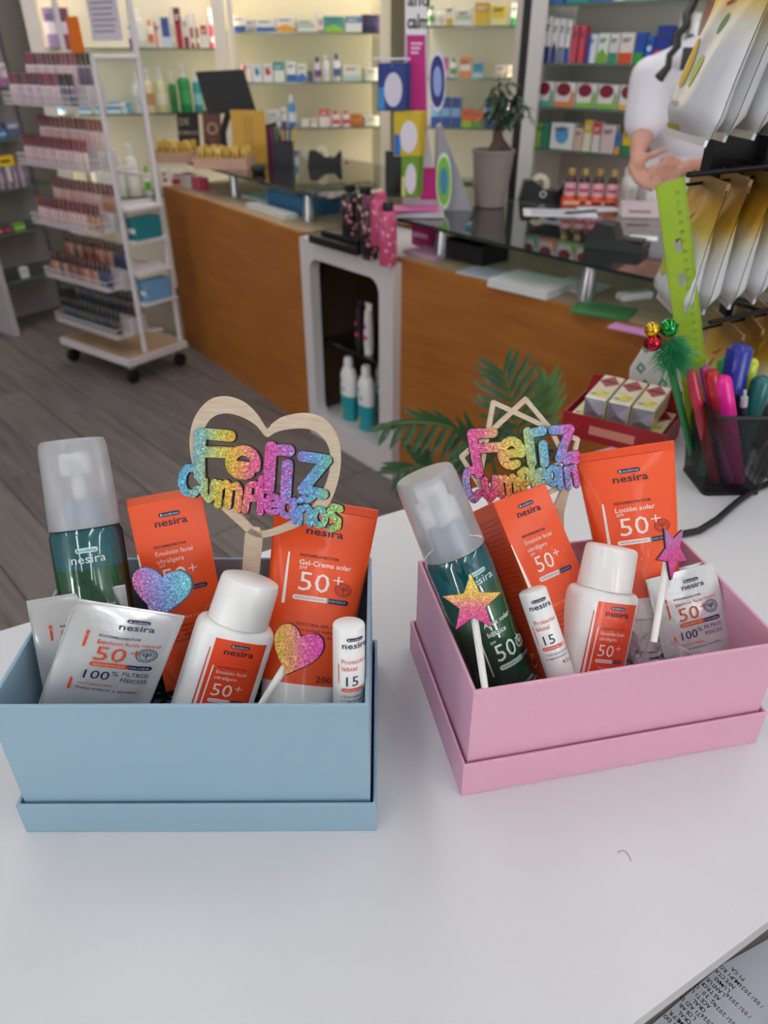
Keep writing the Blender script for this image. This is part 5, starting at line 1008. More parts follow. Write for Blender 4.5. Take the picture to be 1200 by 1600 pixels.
# syrup bottles in their tray
for i, px in enumerate((888, 909, 931, 953)):
    t = thing('syrup_bottle', 'dark syrup bottle with pink label and gold cap in orange tray', 'bottle', g2(px, 317+i*1.0, -8, G2+.006), 'syrup bottles in the orange tray'); R = .0195
    MB().lathe([(R*.94, 0), (R, .003), (R, .07), (R*.62, .086), (R*.55, .09)], 20).build('body', mat('#3a2420', .2, coat=.5), t); MB().lathe([(R*.6, .0902), (R*.62, .108), (R*.5, .11)], 16).build('cap', mat('#b89a5a', .35, metal=.6), t)
    p = Print(S_cyl(R)); p.rect(-R*1.5, .008, R*1.5, .068, mat('#e3a8b0', .5), .0006, 'label', nu=10); p.rect(-R*.9, .04, R*.9, .05, mat('#a83a5a', .5), .001, 'lettering', nu=8); p.rect(-R*1.5, .008, R*1.5, .026, mat('#e0603a', .5), .001, 'band', nu=10); p.lay(t)
t = thing('orange_tray', 'flat orange card tray holding the syrup bottles', 'tray', g2(920, 320, -8)); tray(MB(), .19, .06, 0, .022, .002).build('tray_body', mat('#e0562f', .5), t, T(-.095, -.03, 0), smooth=0); MB().box(-.09, -.0312, .004, .09, -.0302, .016).build('lettering', mat('#f0b09a', .5), t, smooth=0)
t = thing('pill_bottle', 'plain white pill bottle beside the syrup bottles', 'bottle', g2(980, 318, 0)); MB().lathe([(.026, 0), (.028, .004), (.028, .082), (.022, .09)], 24).build('body', PLASTW, t); MB().lathe([(.024, .0902), (.025, .093), (.025, .114), (.022, .117)], 24).build('cap', PLASTW, t); p = Print(S_cyl(.028)); p.rect(-.02, .02, .02, .06, mat('#e6dfd9', .5), .0006, 'label', nu=8); p.text('zinc', -.012, .04, .012, mat('#8a8a94', .5), h=.0012); p.lay(t)
t = thing('red_carton', 'small white and red carton behind the green ruler', 'carton', g2(1020, 330, -12)); MB().rbox(-.03, -.02, 0, .03, .02, .07, .002, 1).build('body', WHITE, t, smooth=0); MB().box(-.0302, -.0205, .0, .0302, -.0202, .03).build('band', mat('#c02f4a', .5), t, smooth=0)
flat_stack(g2(875, 333, -8), .24, .13, .0012, '#e3e3e8', 'white printed sheet lying on glass before the syrup bottles', 'printed_sheet', 'sheet', '#8a8f9a', 7)
flat_stack(g2(935, 327, 6, G2+.0014), .13, .09, .001, '#eceaea', 'blank white slip under the blue pen', 'paper_slip', 'sheet', '#b9bcc4', 3)
t = thing('pen', 'dark blue pen lying on the printed sheet on glass', 'pen', g2(905, 331, 20, G2+.0065) @ Matrix.Rotation(math.pi/2, 4, 'Y')); MB().lathe([(.001, -.06), (.0038, -.048), (.004, .03)], 10).build('barrel', mat('#1c3a54', .3), t); MB().lathe([(.0043, .0302), (.0043, .065), (.003, .068)], 10).build('cap', mat('#2a5a80', .3), t)
t = thing('pale_carton', 'pale pink carton lying on the glass by the assistant\'s hands', 'carton', g2(1003, 338, -8)); MB().rbox(-.07, -.035, 0, .07, .035, .042, .002, 1).build('body', mat('#e6d3d8', .5), t, smooth=0); MB().box(-.05, -.0356, .016, .02, -.0351, .024).build('lettering', mat('#a8808f', .5), t, smooth=0)
t = thing('card_terminal', 'black card reader on the glass near the green ruler', 'card reader', g2(960, 388, -32)); MB().prism([(-.075, 0), (.085, 0), (.085, .022), (.01, .03), (-.005, .062), (-.05, .066), (-.072, .03)], -.035, .035).build('housing', mat('#17171a', .4), t, smooth=0); MB().box(.02, -.025, .0285, .075, .025, .0305).build('keypad', mat('#2f2f35', .5), t, smooth=0)
t = thing('till_slip', 'white till slip sticking out beside black card reader', 'slip', g2(1005, 372, -20)); MB().box(-.04, -.03, 0, .04, .03, .001).build('sheet', WHITE, t, smooth=0); MB().box(-.03, -.02, .0011, .02, -.014, .0015).build('lettering', mat('#9a9aa4', .5), t, smooth=0)
# ---- under that glass, on the counter
C2T = .8105
def c2(px, py, a=-48.0): return T(atz(px, py, C2T)) @ rotz(a)
t = thing('mesh_tray', 'black mesh tray under the glass behind the palm', 'tray', c2(742, 404)); tray(MB(), .17, .13, 0, .055, .003).build('tray_body', mat('#1b191c', .5), t, T(-.085, -.065, 0), smooth=0); MB().tube([(-.085, -.065, .056), (.085, -.065, .056), (.085, .065, .056), (-.085, .065, .056)], .003, 6, closed=True).build('rim', BLACK, t)
flat_stack(c2(672, 398), .15, .10, .012, '#c9a5bd', 'lilac leaflets under the glass by the black mesh tray', 'leaflet_pile', 'leaflets', '#b03a8a', 4)
t = thing('magenta_carton', 'magenta carton under the glass by black mesh tray', 'carton', c2(668, 384)); MB().rbox(-.05, -.03, 0, .05, .03, .07, .002, 1).build('body', mat('#b8267a', .4), t, smooth=0); MB().box(-.04, -.0306, .03, .03, -.0301, .045).build('lettering', mat('#e9b9d6', .5), t, smooth=0)
flat_stack(c2(762, 428, -40), .16, .11, .003, '#c3ccd6', 'pale blue sheet under the glass beside the white box', 'paper_sheet', 'sheet', '#8a98a8', 5)
flat_stack(c2(830, 450, -44), .20, .15, .022, '#dfdfdd', 'flat white box with faint print under the glass', 'flat_box', 'box', '#a9b3ac', 5)
flat_stack(c2(905, 448, -46), .14, .12, .006, '#d9d6d0', 'grey white folder under the glass by a steel post', 'folder', 'folder', '#a9a49c', 3)
flat_stack(c2(942, 487, -30), .15, .11, .006, '#3f7a45', 'green notebook lying beside the steel post', 'notebook', 'notebook', '#6aa36a', 2)
flat_stack(c2(985, 515, -40), .10, .05, .002, '#d08fc0', 'pink slip lying beside the green notebook', 'paper_slip', 'sheet', '#a85a94', 2)
t = thing('handset', 'white handset under the glass corner by the green ruler', 'handset', c2(990, 468, 20)); MB().rbox(-.05, -.02, 0, .05, .02, .022, .008, 3).build('housing', PLASTW, t); MB().box(-.02, -.012, .0222, .03, .012, .0228).build('keypad', mat('#b9b9bd', .4), t, smooth=0)
# ================================================================== SHOP ASSISTANT
def fuse(mb, name, voxel, m, parent, inv, smooth_it=6):
    me = mb.mesh(name + '_src', 0); o = bpy.data.objects.new(name + '_src', me); COL.objects.link(o)
    r_ = o.modifiers.new('r', 'REMESH'); r_.mode = 'VOXEL'; r_.voxel_size = voxel
    s_ = o.modifiers.new('s', 'SMOOTH'); s_.iterations = smooth_it; s_.factor = .5
    dg = bpy.context.evaluated_depsgraph_get(); out = bpy.data.meshes.new_from_object(o.evaluated_get(dg)); bpy.data.objects.remove(o); bpy.data.meshes.remove(me)
    out.name = name; out.transform(inv); out.materials.clear(); out.materials.append(m); out.shade_smooth(); return obj(name, out, None, parent)
def limb(mb, p, q, r0, r1, n=12):
    p, q = Vector(p), Vector(q); d = (q-p); Lq = d.length; d.normalize(); pts, rs = [], []
    for k in range(5): a = math.pi/2*k/4; pts.append(p - d*r0*math.cos(a)); rs.append(max(.0008, r0*math.sin(a)))
    for k in range(5): a = math.pi/2*k/4; pts.append(q + d*r1*math.sin(a)); rs.append(max(.0008, r1*math.cos(a)))
    return mb.tube(pts, rs, n)
def ell(mb, c, r, n=18):
    prof = [(max(.001, math.sin(math.pi*k/12)), -math.cos(math.pi*k/12)) for k in range(13)]; return mb.lathe(prof, n, M=T(c) @ Matrix.Diagonal((r[0], r[1], r[2], 1)))
PB = Vector((1.062, 2.78, 0)); per = thing('person', 'shop assistant in white tunic with dark braid, hands held together', 'person', T(PB)); pin = T(-PB)
fd = Vector((-.35, -.94, 0)); rd = Vector((-.94, .35, 0))                     # facing, and the body's own right
neck = PB + Vector((0, 0, 1.40)); chin_z = 1.515; hc = PB + Vector((0, 0, 1.60)) + fd*.035
shR = aty(1016, 122, 2.72); shL = PB + (PB + Vector((0, 0, shR.z)) - shR); shL.z = shR.z; elR = aty(1004, 214, 2.70); wrR = aty(997, 234, 2.50); elL = shL + Vector((.03, .0, -.27)); wrL = aty(1075, 262, 2.50)
bd = MB(); limb(bd, neck - Vector((0, 0, .06)), neck + Vector((0, 0, .12)) + fd*.015, .052, .05); ell(bd, hc + Vector((0, 0, .01)), (.073, .092, .10)); ell(bd, hc + fd*.03 + Vector((0, 0, -.055)), (.052, .055, .052))
ell(bd, hc + fd*.095 + Vector((0, 0, -.015)), (.013, .016, .02)); ell(bd, hc + fd*.085 + Vector((0, 0, -.05)), (.022, .012, .009))
for s_ in (1, -1): ell(bd, hc + rd*s_*.073 + Vector((0, 0, -.01)), (.012, .02, .03))
ell(bd, PB + Vector((0, 0, 1.22)), (.15, .10, .19)); ell(bd, PB + Vector((0, 0, .96)), (.15, .11, .15)); limb(bd, shR, shL, .05, .05)
for s_ in (1, -1):
    h0 = PB + rd*s_*.085 + Vector((0, 0, .92)); limb(bd, h0, PB + rd*s_*.09 + fd*.02 + Vector((0, 0, .50)), .08, .055); limb(bd, PB + rd*s_*.09 + fd*.02 + Vector((0, 0, .50)), PB + rd*s_*.095 + Vector((0, 0, .08)), .052, .034); limb(bd, PB + rd*s_*.095 + Vector((0, 0, .04)), PB + rd*s_*.10 + fd*.15 + Vector((0, 0, .03)), .036, .03)
def arm(sh, el, wr): limb(bd, sh, el, .046, .038); limb(bd, el, wr, .038, .026)
arm(shR, elR, wrR); arm(shL, elL, wrL)
def hand(wr, k0, fingers, thumb):
    kc = aty(*k0); limb(bd, wr, kc, .024, .024); ax = (kc-wr).normalized()
    for f_ in fingers:
        pts = [aty(*q) for q in f_]
        for i in range(len(pts)-1): limb(bd, pts[i], pts[i+1], .0098-.0008*i, .009-.0008*i, 8)
    pts = [aty(*q) for q in thumb]
    for i in range(len(pts)-1): limb(bd, pts[i], pts[i+1], .0115-.001*i, .0105-.001*i, 8)
hand(wrR, (996, 258, 2.44), [[(985, 262, 2.43), (993, 280, 2.40), (1006, 292, 2.39)], [(992, 266, 2.43), (1003, 284, 2.40), (1018, 296, 2.39)], [(1000, 268, 2.43), (1013, 284, 2.40), (1028, 294, 2.395)], [(1006, 266, 2.44), (1018, 278, 2.42), (1030, 286, 2.41)]], [(1003, 246, 2.45), (1020, 242, 2.44), (1038, 234, 2.44)])
hand(wrL, (1060, 266, 2.46), [[(1056, 258, 2.45), (1036, 258, 2.43), (1016, 264, 2.425)], [(1055, 265, 2.45), (1034, 267, 2.43), (1012, 273, 2.42)], [(1056, 272, 2.45), (1036, 276, 2.43), (1018, 282, 2.42)], [(1058, 279, 2.45), (1042, 285, 2.43), (1030, 290, 2.425)]], [(1060, 254, 2.46), (1048, 246, 2.45), (1036, 250, 2.44)])
m_skin = mat('#c08a76', .5); fuse(bd, 'body', .0045, m_skin, per, pin, 4)
sh = MB(); ell(sh, PB + Vector((0, 0, 1.20)), (.168, .122, .215)); ell(sh, PB + Vector((0, 0, .98)), (.172, .128, .17)); limb(sh, shR + Vector((0, 0, -.004)), shL + Vector((0, 0, -.004)), .062, .062)
limb(sh, shR + Vector((0, 0, .0)), aty(1088, 84, 2.76), .060, .052); limb(sh, shL, neck - rd*.06 + Vector((0, 0, -.02)), .060, .052)
for s0, e0 in ((shR, elR), (shL, elL)): limb(sh, s0, s0.lerp(e0, .72), .064, .066)
limb(sh, neck + rd*.055 + Vector((0, 0, -.03)), neck - rd*.055 + Vector((0, 0, -.03)), .045, .045)
fuse(sh, 'tunic', .008, mat('#e9e6ee', .7, bump=(30, .2)), per, pin, 8)
tr = MB()
for s_ in (1, -1): limb(tr, PB + rd*s_*.085 + Vector((0, 0, .88)), PB + rd*s_*.09 + fd*.02 + Vector((0, 0, .50)), .095, .07); limb(tr, PB + rd*s_*.09 + fd*.02 + Vector((0, 0, .50)), PB + rd*s_*.095 + Vector((0, 0, .10)), .068, .058)
fuse(tr, 'trousers', .01, mat('#2a2c34', .8), per, pin)
hr = MB(); ell(hr, hc - fd*.02 + Vector((0, 0, .035)), (.088, .095, .10)); ell(hr, hc - fd*.055 + Vector((0, 0, -.005)), (.07, .05, .08)); fuse(hr, 'hair', .006, mat('#17120f', .45), per, pin)
bpts = [hc - fd*.03 + rd*.078 + Vector((0, 0, -.02))]
for i, (x, y, Y) in enumerate(((1078, 10, 2.67), (1075, 24, 2.64), (1069, 40, 2.62), (1062, 56, 2.61), (1056, 72, 2.60), (1049, 87, 2.595), (1041, 104, 2.59), (1033, 122, 2.58))): q = aty(x, y, Y); q.x += .006*(-1)**i; bpts.append(q)
mbb = MB(); mbb.tube([q - PB for q in bpts], [.018, .013, .0125, .012, .0115, .011, .0105, .011, .016], 10); mbb.build('braid', mat('#17120f', .45, bump=(120, .6)), per, smooth=60)
for s_ in (1, -1):
    e_ = MB(); ell(e_, hc + fd*.083 + rd*s_*.031 + Vector((0, 0, .012)) - PB, (.011, .008, .007), 12); eo = e_.build('eye', WHITE, per); e2 = MB(); ell(e2, hc + fd*.0905 + rd*s_*.031 + Vector((0, 0, .012)) - PB, (.005, .003, .005), 10); e2.build('iris', mat('#3a2418', .3), eo)
e_ = MB(); ell(e_, hc + fd*.0955 + Vector((0, 0, -.05)) - PB, (.02, .006, .006), 12); e_.build('lips', mat('#a85a55', .4), per)
bq = aty(1072, 92, 2.632) - PB; MB().cbox((bq.x, bq.y, bq.z), (.03, .004, .06), None).build('name_badge', BLACK, per, smooth=0)
# ================================================================== BAG STAND on the desk
DINV = DM.inverted()
sp = Vector((.505, .915, TABLE)); st = thing('bag_stand', 'black wire stand hung with silver bags behind the pen cup', 'stand', T(sp) @ rotz(30))
MB().rbox(-.05, -.06, 0, .30, .078, .012, .004, 1).build('foot_plate', BLACK, st)
for x in (-.02, .27): MB().box(x-.006, .062, .012, x+.006, .074, .86).build('upright', BLACK, st, smooth=0)
MB().box(-.105, .0745, .275, .30, .088, .445).build('back_plate', mat('#17171a', .4), st, smooth=0)
BAGS = [(0, Vector((.345, .838, 1.462)), 5), (1, Vector((.345, .845, 1.262)), 6), (2, Vector((.425, .890, 1.092)), 4)]
stI = (T(sp) @ rotz(30)).inverted(); dv = Vector((.0370, .0213, 0))
m_bag, N, L, b = nodes_mat('bag_foil')
tc = N.new('ShaderNodeTexCoord'); sx = N.new('ShaderNodeSeparateXYZ'); L.new(tc.outputs['Object'], sx.inputs[0])
nz = N.new('ShaderNodeTexNoise'); nz.inputs['Scale'].default_value = 30; L.new(tc.outputs['Object'], nz.inputs['Vector'])
mr = N.new('ShaderNodeMapRange'); mr.inputs['From Min'].default_value = -.085; mr.inputs['From Max'].default_value = 0.0; L.new(sx.outputs['Z'], mr.inputs['Value'])
r = ramp(N, [(0, '#d7d8da'), (.25, '#d7d4c6'), (.5, '#cfb24a'), (.8, '#b88a2a'), (1, '#6a4a2a')]); L.new(mr.outputs[0], r.inputs['Fac']); L.new(r.outputs[0], b.inputs['Base Color'])
b.inputs['Roughness'].default_value = .38; b.inputs['Metallic'].default_value = .25
bp = N.new('ShaderNodeBump'); bp.inputs['Strength'].default_value = .5; bp.inputs['Distance'].default_value = .004; L.new(nz.outputs['Fac'], bp.inputs['Height']); L.new(bp.outputs[0], b.inputs['Normal'])
def bag_mesh(W, H, seed):
    rnd = random.Random(seed); ph = [rnd.uniform(0, 6) for _ in range(5)]; mb = MB()
    def th(u, v):                                  # u -1..1 across, v 0 top .. 1 bottom
        e = (1-abs(u)**2.2); a = min(1, v*2.2)*min(1, (1-v)*9+.02)
        return .0175*e**.6*a*(.55+.6*v) + .0022*math.sin(3*u*2+ph[0]+v*6)*e*min(1, 4*v)*min(1, (1-v)*8)
    def fr(i, j): u, v = 2*i-1, j; w_ = W/2*(1-.10*math.sin(math.pi*v))*(1 - .12*max(0, v-.88)/.12); return (u*w_, -th(u, v), -H*v)
    def bk(i, j): x, y, z = fr(i, j); return (x, -y*.9+.0008, z)
    mb.grid(fr, 16, 22); mb.grid(bk, 16, 22)
    def S(x, z, h): v = -z/H; w_ = W/2*(1-.10*math.sin(math.pi*v)); return (x, -th(max(-1, min(1, x/w_)), v) - .0004 - h, z)
    return mb.mesh('pouch', 55), S
bm_, BS0 = bag_mesh(.112, .158, 4); bm_.materials.append(m_bag); bm1, BS1 = bag_mesh(.112, .130, 6); bm1.materials.append(m_bag)
bm2, BS2 = bag_mesh(.112, .118, 9); bm2.materials.append(m_bag)
words = ('upper', 'middle', 'lower')
for rw, P0, n_ in BAGS:
    a, c = stI @ (P0 - dv*.8 + Vector((0, 0, .010))), stI @ (P0 + dv*(n_-.3) + Vector((0, 0, .010)))
    MB().tube([a, c], .003, 8).build('rail', BLACK, st); MB().tube([a + Vector((0, .012, -.012)), c + Vector((0, .012, -.012))], .002, 6).build('rail', mat('#2a2a2e', .3, metal=.6), st)
    mid = (a+c)/2; MB().tube([mid, Vector((mid.x, .066, mid.z))], .003, 6).build('arm', BLACK, st)
    ordn = ('nearest the green ruler', 'second from the green ruler', 'third from the green ruler', 'fourth from the green ruler', 'fifth from the green ruler', 'sixth from the green ruler')
    for i in range(n_):
        P = P0 + dv*i; t = thing('snack_bag', 'silver bag with gold top on the stand\'s %s rail, %s' % (words[rw], ordn[i]), 'bag', T(P) @ Matrix.Rotation(math.radians((13, 6, 0)[rw]), 4, 'Y') @ rotz((-85, -92, -93)[rw] if i == 0 else -93 - (i*5) % 6))
        obj('pouch', (bm_, bm1, bm2)[rw], None, t); H = (.158, .130, .118)[rw]
        MB().box(-.054, -.0012, -.006, .054, .0022, .0065).build('header_seal', mat('#8a6a35', .4), t, smooth=0); MB().box(-.046, -.0016, -H-.006, .046, .0018, -H+.004).build('bottom_seal', mat('#c9cacc', .35, metal=.3), t, smooth=0)
        p = Print((BS0, BS1, BS2)[rw])
        p.disc(-.022, -H*.62, .008, .022, mat('#d8b23a', .4), .0006, 'mango_print'); p.disc(-.002, -H*.66, .007, .014, mat('#a8b83f', .4), .0006, 'mango_print'); p.disc(.006, -H*.40, .004, .009, mat('#5a7a3a', .4), .0006, 'leaf_print'); p.line([(-.004, -H*.30), (.004, -H*.27), (.010, -H*.22)], .003, mat('#b8303f', .4), .0006, 'flourish')
        p.text('mango', -.030, -H*.86, .0085, mat('#8a8a90', .4)); p.rect(-.044, -H+.002, -.012, -H+.006, mat('#b8a83a', .4), .0006, 'band'); p.lay(t)
# ================================================================== PEN CUP, RULER, PENS
m_mesh, N, L, b = nodes_mat('wire_mesh'); b.inputs['Base Color'].default_value = srgb('#151416'); b.inputs['Roughness'].default_value = .4; b.inputs['Metallic'].default_value = .3
tc = N.new('ShaderNodeTexCoord'); sx = N.new('ShaderNodeSeparateXYZ'); L.new(tc.outputs['Object'], sx.inputs[0])
def math_(op, a, c, N=N, L=L):
    q = N.new('ShaderNodeMath'); q.operation = op
    for k, s_ in enumerate((a, c)):
        if s_ is None: continue
        if isinstance(s_, (int, float)): q.inputs[k].default_value = s_
        else: L.new(s_, q.inputs[k])
    return q.outputs[0]
ss = math_('ADD', sx.outputs['X'], sx.outputs['Y']); hole = None
for o_ in ('ADD', 'SUBTRACT'):
    f_ = math_('MULTIPLY', math_(o_, ss, sx.outputs['Z']), 300.0); f_ = math_('ABSOLUTE', math_('SUBTRACT', math_('FRACT', f_, None), .5), None); f_ = math_('LESS_THAN', f_, .31)
    hole = f_ if hole is None else math_('MULTIPLY', hole, f_)
tr_ = N.new('ShaderNodeBsdfTransparent'); mx = N.new('ShaderNodeMixShader'); L.new(hole, mx.inputs[0]); L.new(b.outputs[0], mx.inputs[1]); L.new(tr_.outputs[0], mx.inputs[2]); L.new(mx.outputs[0], N['Material Output'].inputs['Surface'])
cb = atz(1124, 752, TABLE+.0005); CUPM = T(cb) @ rotz(2); CI = CUPM.inverted()
cup = thing('mesh_pen_cup', 'black wire mesh pen cup on the desk behind the pink box', 'pen cup', CUPM)
def csec(h, z, r): return [(p[0], p[1], z) for p in rrect(-h, -h, h, h, r, 4)]
mb = MB(); s0, s1 = csec(.033, .003, .006), csec(.0455, .104, .010); n = len(s0); mb.add(s0+s1, [(i, (i+1) % n, n+(i+1) % n, n+i) for i in range(n)]); mb.build('mesh_wall', m_mesh, cup, smooth=0)
slab([(p[0], p[1]) for p in csec(.0335, 0, .006)], 0, .0045).build('base', BLACK, cup, smooth=0); MB().tube(csec(.0457, .105, .010), .0022, 8, closed=True).build('rim', BLACK, cup)
def pen_in_cup(name, px, py, Y, bx, by, parts, label, cat='pen', z=.006):
    top = aty(px, py, Y); base = CUPM @ Vector((bx, by, z)); Lp = (top-base).length; t = thing(name, label, cat, frame(base, top))
    for nm, prof, c, ro in parts: MB().lathe([(r_, Lp+zz if zz < 0 or (zz == 0 and nm != 'tip') else zz) for r_, zz in prof], 14).build(nm, mat(c, ro, coat=.2), t)
    return t
def marker(px, py, Y, bx, by, c, capc, label, R=.007, capL=.045):
    return pen_in_cup('marker', px, py, Y, bx, by, [('barrel', [(R*.9, .001), (R, .004), (R, -capL-.0004)], c, .35), ('cap', [(R*1.12, -capL), (R*1.12, -.006), (R*.9, -.002), (R*.5, 0)], capc, .3)], label, 'marker')
marker(1078, 576, .765, -.012, -.012, '#a81c2a', '#b8203f', 'red pen nearest the bells in the mesh cup', .006)
marker(1100, 572, .772, .004, -.016, '#a02a8a', '#b02f98', 'magenta pen in the mesh cup', .0055)
marker(1110, 578, .762, .010, -.010, '#8f1220', '#b01828', 'dark red marker in the mesh cup', .0075)
marker(1128, 588, .757, .016, -.012, '#c4127f', '#f0189a', 'hot pink highlighter in the mesh cup', .0085, .05)
marker(1158, 538, .790, -.004, .010, '#1a1c40', '#23309a', 'big marker with royal blue cap in the mesh cup', .0125, .055)
marker(1135, 558, .800, -.020, .004, '#23904a', '#2fa858', 'green highlighter behind blue capped marker', .0075)
marker(1176, 560, .800, .008, .022, '#b8c81f', '#c8d82a', 'yellow highlighter behind blue capped marker', .0075)
marker(1192, 588, .775, .022, .010, '#16504f', '#1c6a68', 'dark teal marker in the mesh cup', .0095, .05)
pen_in_cup('ballpoint', 1164, 610, .765, .020, .0, [('barrel', [(.0045, .001), (.0048, .01), (.0048, -.02)], '#2a1c3a', .3), ('clicker', [(.0042, -.0198), (.0042, -.008), (.002, -.0078), (.002, 0)], '#c9c9cf', .15)], 'ballpoint with chrome clicker in the mesh cup')
marker(1090, 560, .80, -.024, .016, '#16606a', '#1c7a84', 'slim teal pen behind the magenta pen', .0045)
# green ruler
Mr = lean((1047, 283), .800, (1083, 560), .778, .30, -6); top = Mr @ Vector((0, 0, .30)); base = CUPM @ Vector((-.010, .024, .010)); Lr = (top-base).length; Mr = frame(base, top, -4)
m_rul = clear_mat('green_acrylic', '#d2ee50', refl=.04, rough=.06, tintfac=.55, body='#b4d820')
rl = thing('ruler', 'translucent lime green ruler standing in the mesh cup', 'ruler', Mr); hw = .0142
zz = [0, Lr-.109, Lr-.095, Lr-.072, Lr-.058, Lr]; mb = MB()
for a, c, hol in ((0, 1, 0), (1, 2, 1), (2, 3, 0), (3, 4, 1), (4, 5, 0)):
    if not hol: mb.box(-hw, -.0012, zz[a], hw, .0012, zz[c])
    else: mb.box(-hw, -.0012, zz[a], -.0035, .0012, zz[c]).box(.0035, -.0012, zz[a], hw, .0012, zz[c])
mb.build('blade', m_rul, rl, smooth=0); p = Print(S_flat(-.0013)); dg = mat('#3f6a14', .5)
for i in range(int(Lr/.002)): p.rect(hw-(.0045 if i % 5 == 0 else .0028), .004+i*.002, hw-.0005, .0043+i*.002, dg, .0002, 'scale', nu=1, nv=1)
for i in range(int(Lr/.004)): p.rect(-hw+.0005, .004+i*.004, -hw+(.004 if i % 4 == 0 else .0025), .0043+i*.004, dg, .0002, 'scale', nu=1, nv=1)
for i in range(1, int(Lr/.01)): p.text(str(i), hw-.009, .0025+i*.01, .005, dg, 'C', name='numerals')
p.lay(rl)
# novelty pen with bells and feather
top = aty(1044, 560, .768); base = CUPM @ Vector((-.022, .020, .006)); Mn = frame(base, top); nI = Mn.inverted(); Ln = (top-base).length
nv = thing('novelty_pen', 'festive pen with bells and green feather tuft in the mesh cup', 'pen', Mn); MB().lathe([(.001, 0), (.004, .012), (.0045, Ln)], 12).build('barrel', mat('#1f7a3f', .3), nv)
for px, py, r_, c, nm in ((1020, 535, .0098, '#b0102a', 'red bell'), (1019, 515, .0080, '#d8b020', 'gold bell'), (1045, 512, .0098, '#128a3a', 'green bell')):
    q = nI @ aty(px, py, .760); e_ = MB(); ell(e_, q, (r_, r_, r_), 20); o = e_.build('bell', mat(c, .12, metal=.9, coat=.4), nv, smooth=80); o['label'] = nm
    s2 = MB(); s2.tube([q + Vector((math.cos(a)*r_*1.01, math.sin(a)*r_*1.01, 0)) for a in [2*math.pi*k/16 for k in range(16)]], .0006, 5, closed=True); s2.build('seam', mat(c, .25, metal=.9), o)
    MB().tube([q, nI @ aty(1044, 545, .767)], .0007, 5).build('cord', mat('#c9a830', .3, metal=.7), nv)
rnd = random.Random(2); mb = MB(); qc = nI @ aty(1050, 545, .765)
for k in range(900):
    a, e = rnd.uniform(0, 6.28), rnd.uniform(-1.2, .9); d = Vector((math.cos(a)*math.cos(e), math.sin(a)*math.cos(e), math.sin(e)-.25)); l = rnd.uniform(.012, .030); p0 = qc + Vector((rnd.uniform(-.006, .006), rnd.uniform(-.006, .006), rnd.uniform(-.016, .010))); p1 = p0 + d*l*.6; p2 = p0 + d*l + Vector((0, 0, -.005)); s_ = d.orthogonal().normalized()*.00035
    mb.add([p0-s_, p0+s_, p1+s_, p1-s_, p2], [(0, 1, 2, 3), (3, 2, 4)])
o = mb.build('feather_tuft', mat('#1f8a52', .7), nv, smooth=0); o['kind'] = 'stuff'
# ================================================================== CANDY TRAY
cp = atz(952, 697, TABLE+.0005); CTM = T(cp) @ rotz(-33)
m_card = mat('#a3121f', .45)
ct = thing('candy_tray', 'red card tray of beige lemon sweet boxes on the desk', 'tray', CTM)
tray(MB(), .135, .085, 0, .034, .0015).build('tray_body', m_card, ct, T(-.0675, 0, 0), smooth=0); MB().prism([(-.066, .034), (.066, .034), (.060, .060), (-.060, .060)], .0845, .086).build('back_flap', m_card, ct, smooth=0)
MB().box(-.03, -.0006, .010, .03, -.0001, .022).build('lettering', mat('#d88a7a', .5), ct, smooth=0)
m_beige = mat('#e3d8b8', .3, coat=.6); m_wrap = mat('#a8a2ac', .15, metal=.5, coat=.8); m_red = mat('#b01c30', .35)
def sweet_box(M, label, w_=.0285, d_=.078, h_=.028):
    t = thing('sweet_box', label, 'sweet box', M); MB().rbox(-w_/2, 0, 0, w_/2, d_, h_, .0012, 1).build('body', m_beige, t, smooth=0)
    MB().add([(-w_/2+.001, -.0004, .001), (w_/2-.001, -.0004, .001), (w_/2-.001, -.0004, h_-.001), (-w_/2+.001, -.0004, h_-.001), (0, -.0042, h_/2)], [(0, 1, 4), (1, 2, 4), (2, 3, 4), (3, 0, 4)]).build('wrapped_end', m_wrap, t, smooth=0)
    p = Print(lambda u, v, h: (u, v, h_+h)); p.disc(.001, .016, .0085, .0065, mat('#e0d01f', .35, coat=.5), .0003, 'lemon_print'); p.disc(.006, .021, .005, .004, mat('#c9bf1a', .35, coat=.5), .0005, 'lemon_print'); p.disc(-.007, .012, .004, .002, mat('#4a7a2f', .4), .0004, 'leaf_print')
    p.poly([(-w_*.48, .055), (0, .038), (w_*.48, .055), (0, .076)], m_red, .0004, 'diamond'); p.rect(-.009, .053, .009, .059, mat('#2a1c20', .4), .0006, 'lettering'); p.text('lemon', -.0115, .027, .0058, mat('#b8a878', .5), h=.0004); p.lay(t)
for i, x in enumerate((-.050, -.0195, .0110, .0415)):
    sweet_box(CTM @ T(x+.004, .004, .002), ('beige sweet box lying in the red tray at its open end', 'beige sweet box second along in the red tray', 'beige sweet box third along in the red tray', 'beige sweet box in the red tray beside the mesh cup')[i])
for i, x in enumerate((-.030, .001, .032)):
    sweet_box(CTM @ T(x, .008, .0305) @ Matrix.Rotation(math.radians(3), 4, 'X'), ('beige sweet box on top of the red tray\'s layer, farthest from cup', 'beige sweet box on top between two others over red tray', 'beige sweet box on top of the layer, nearest mesh cup')[i])
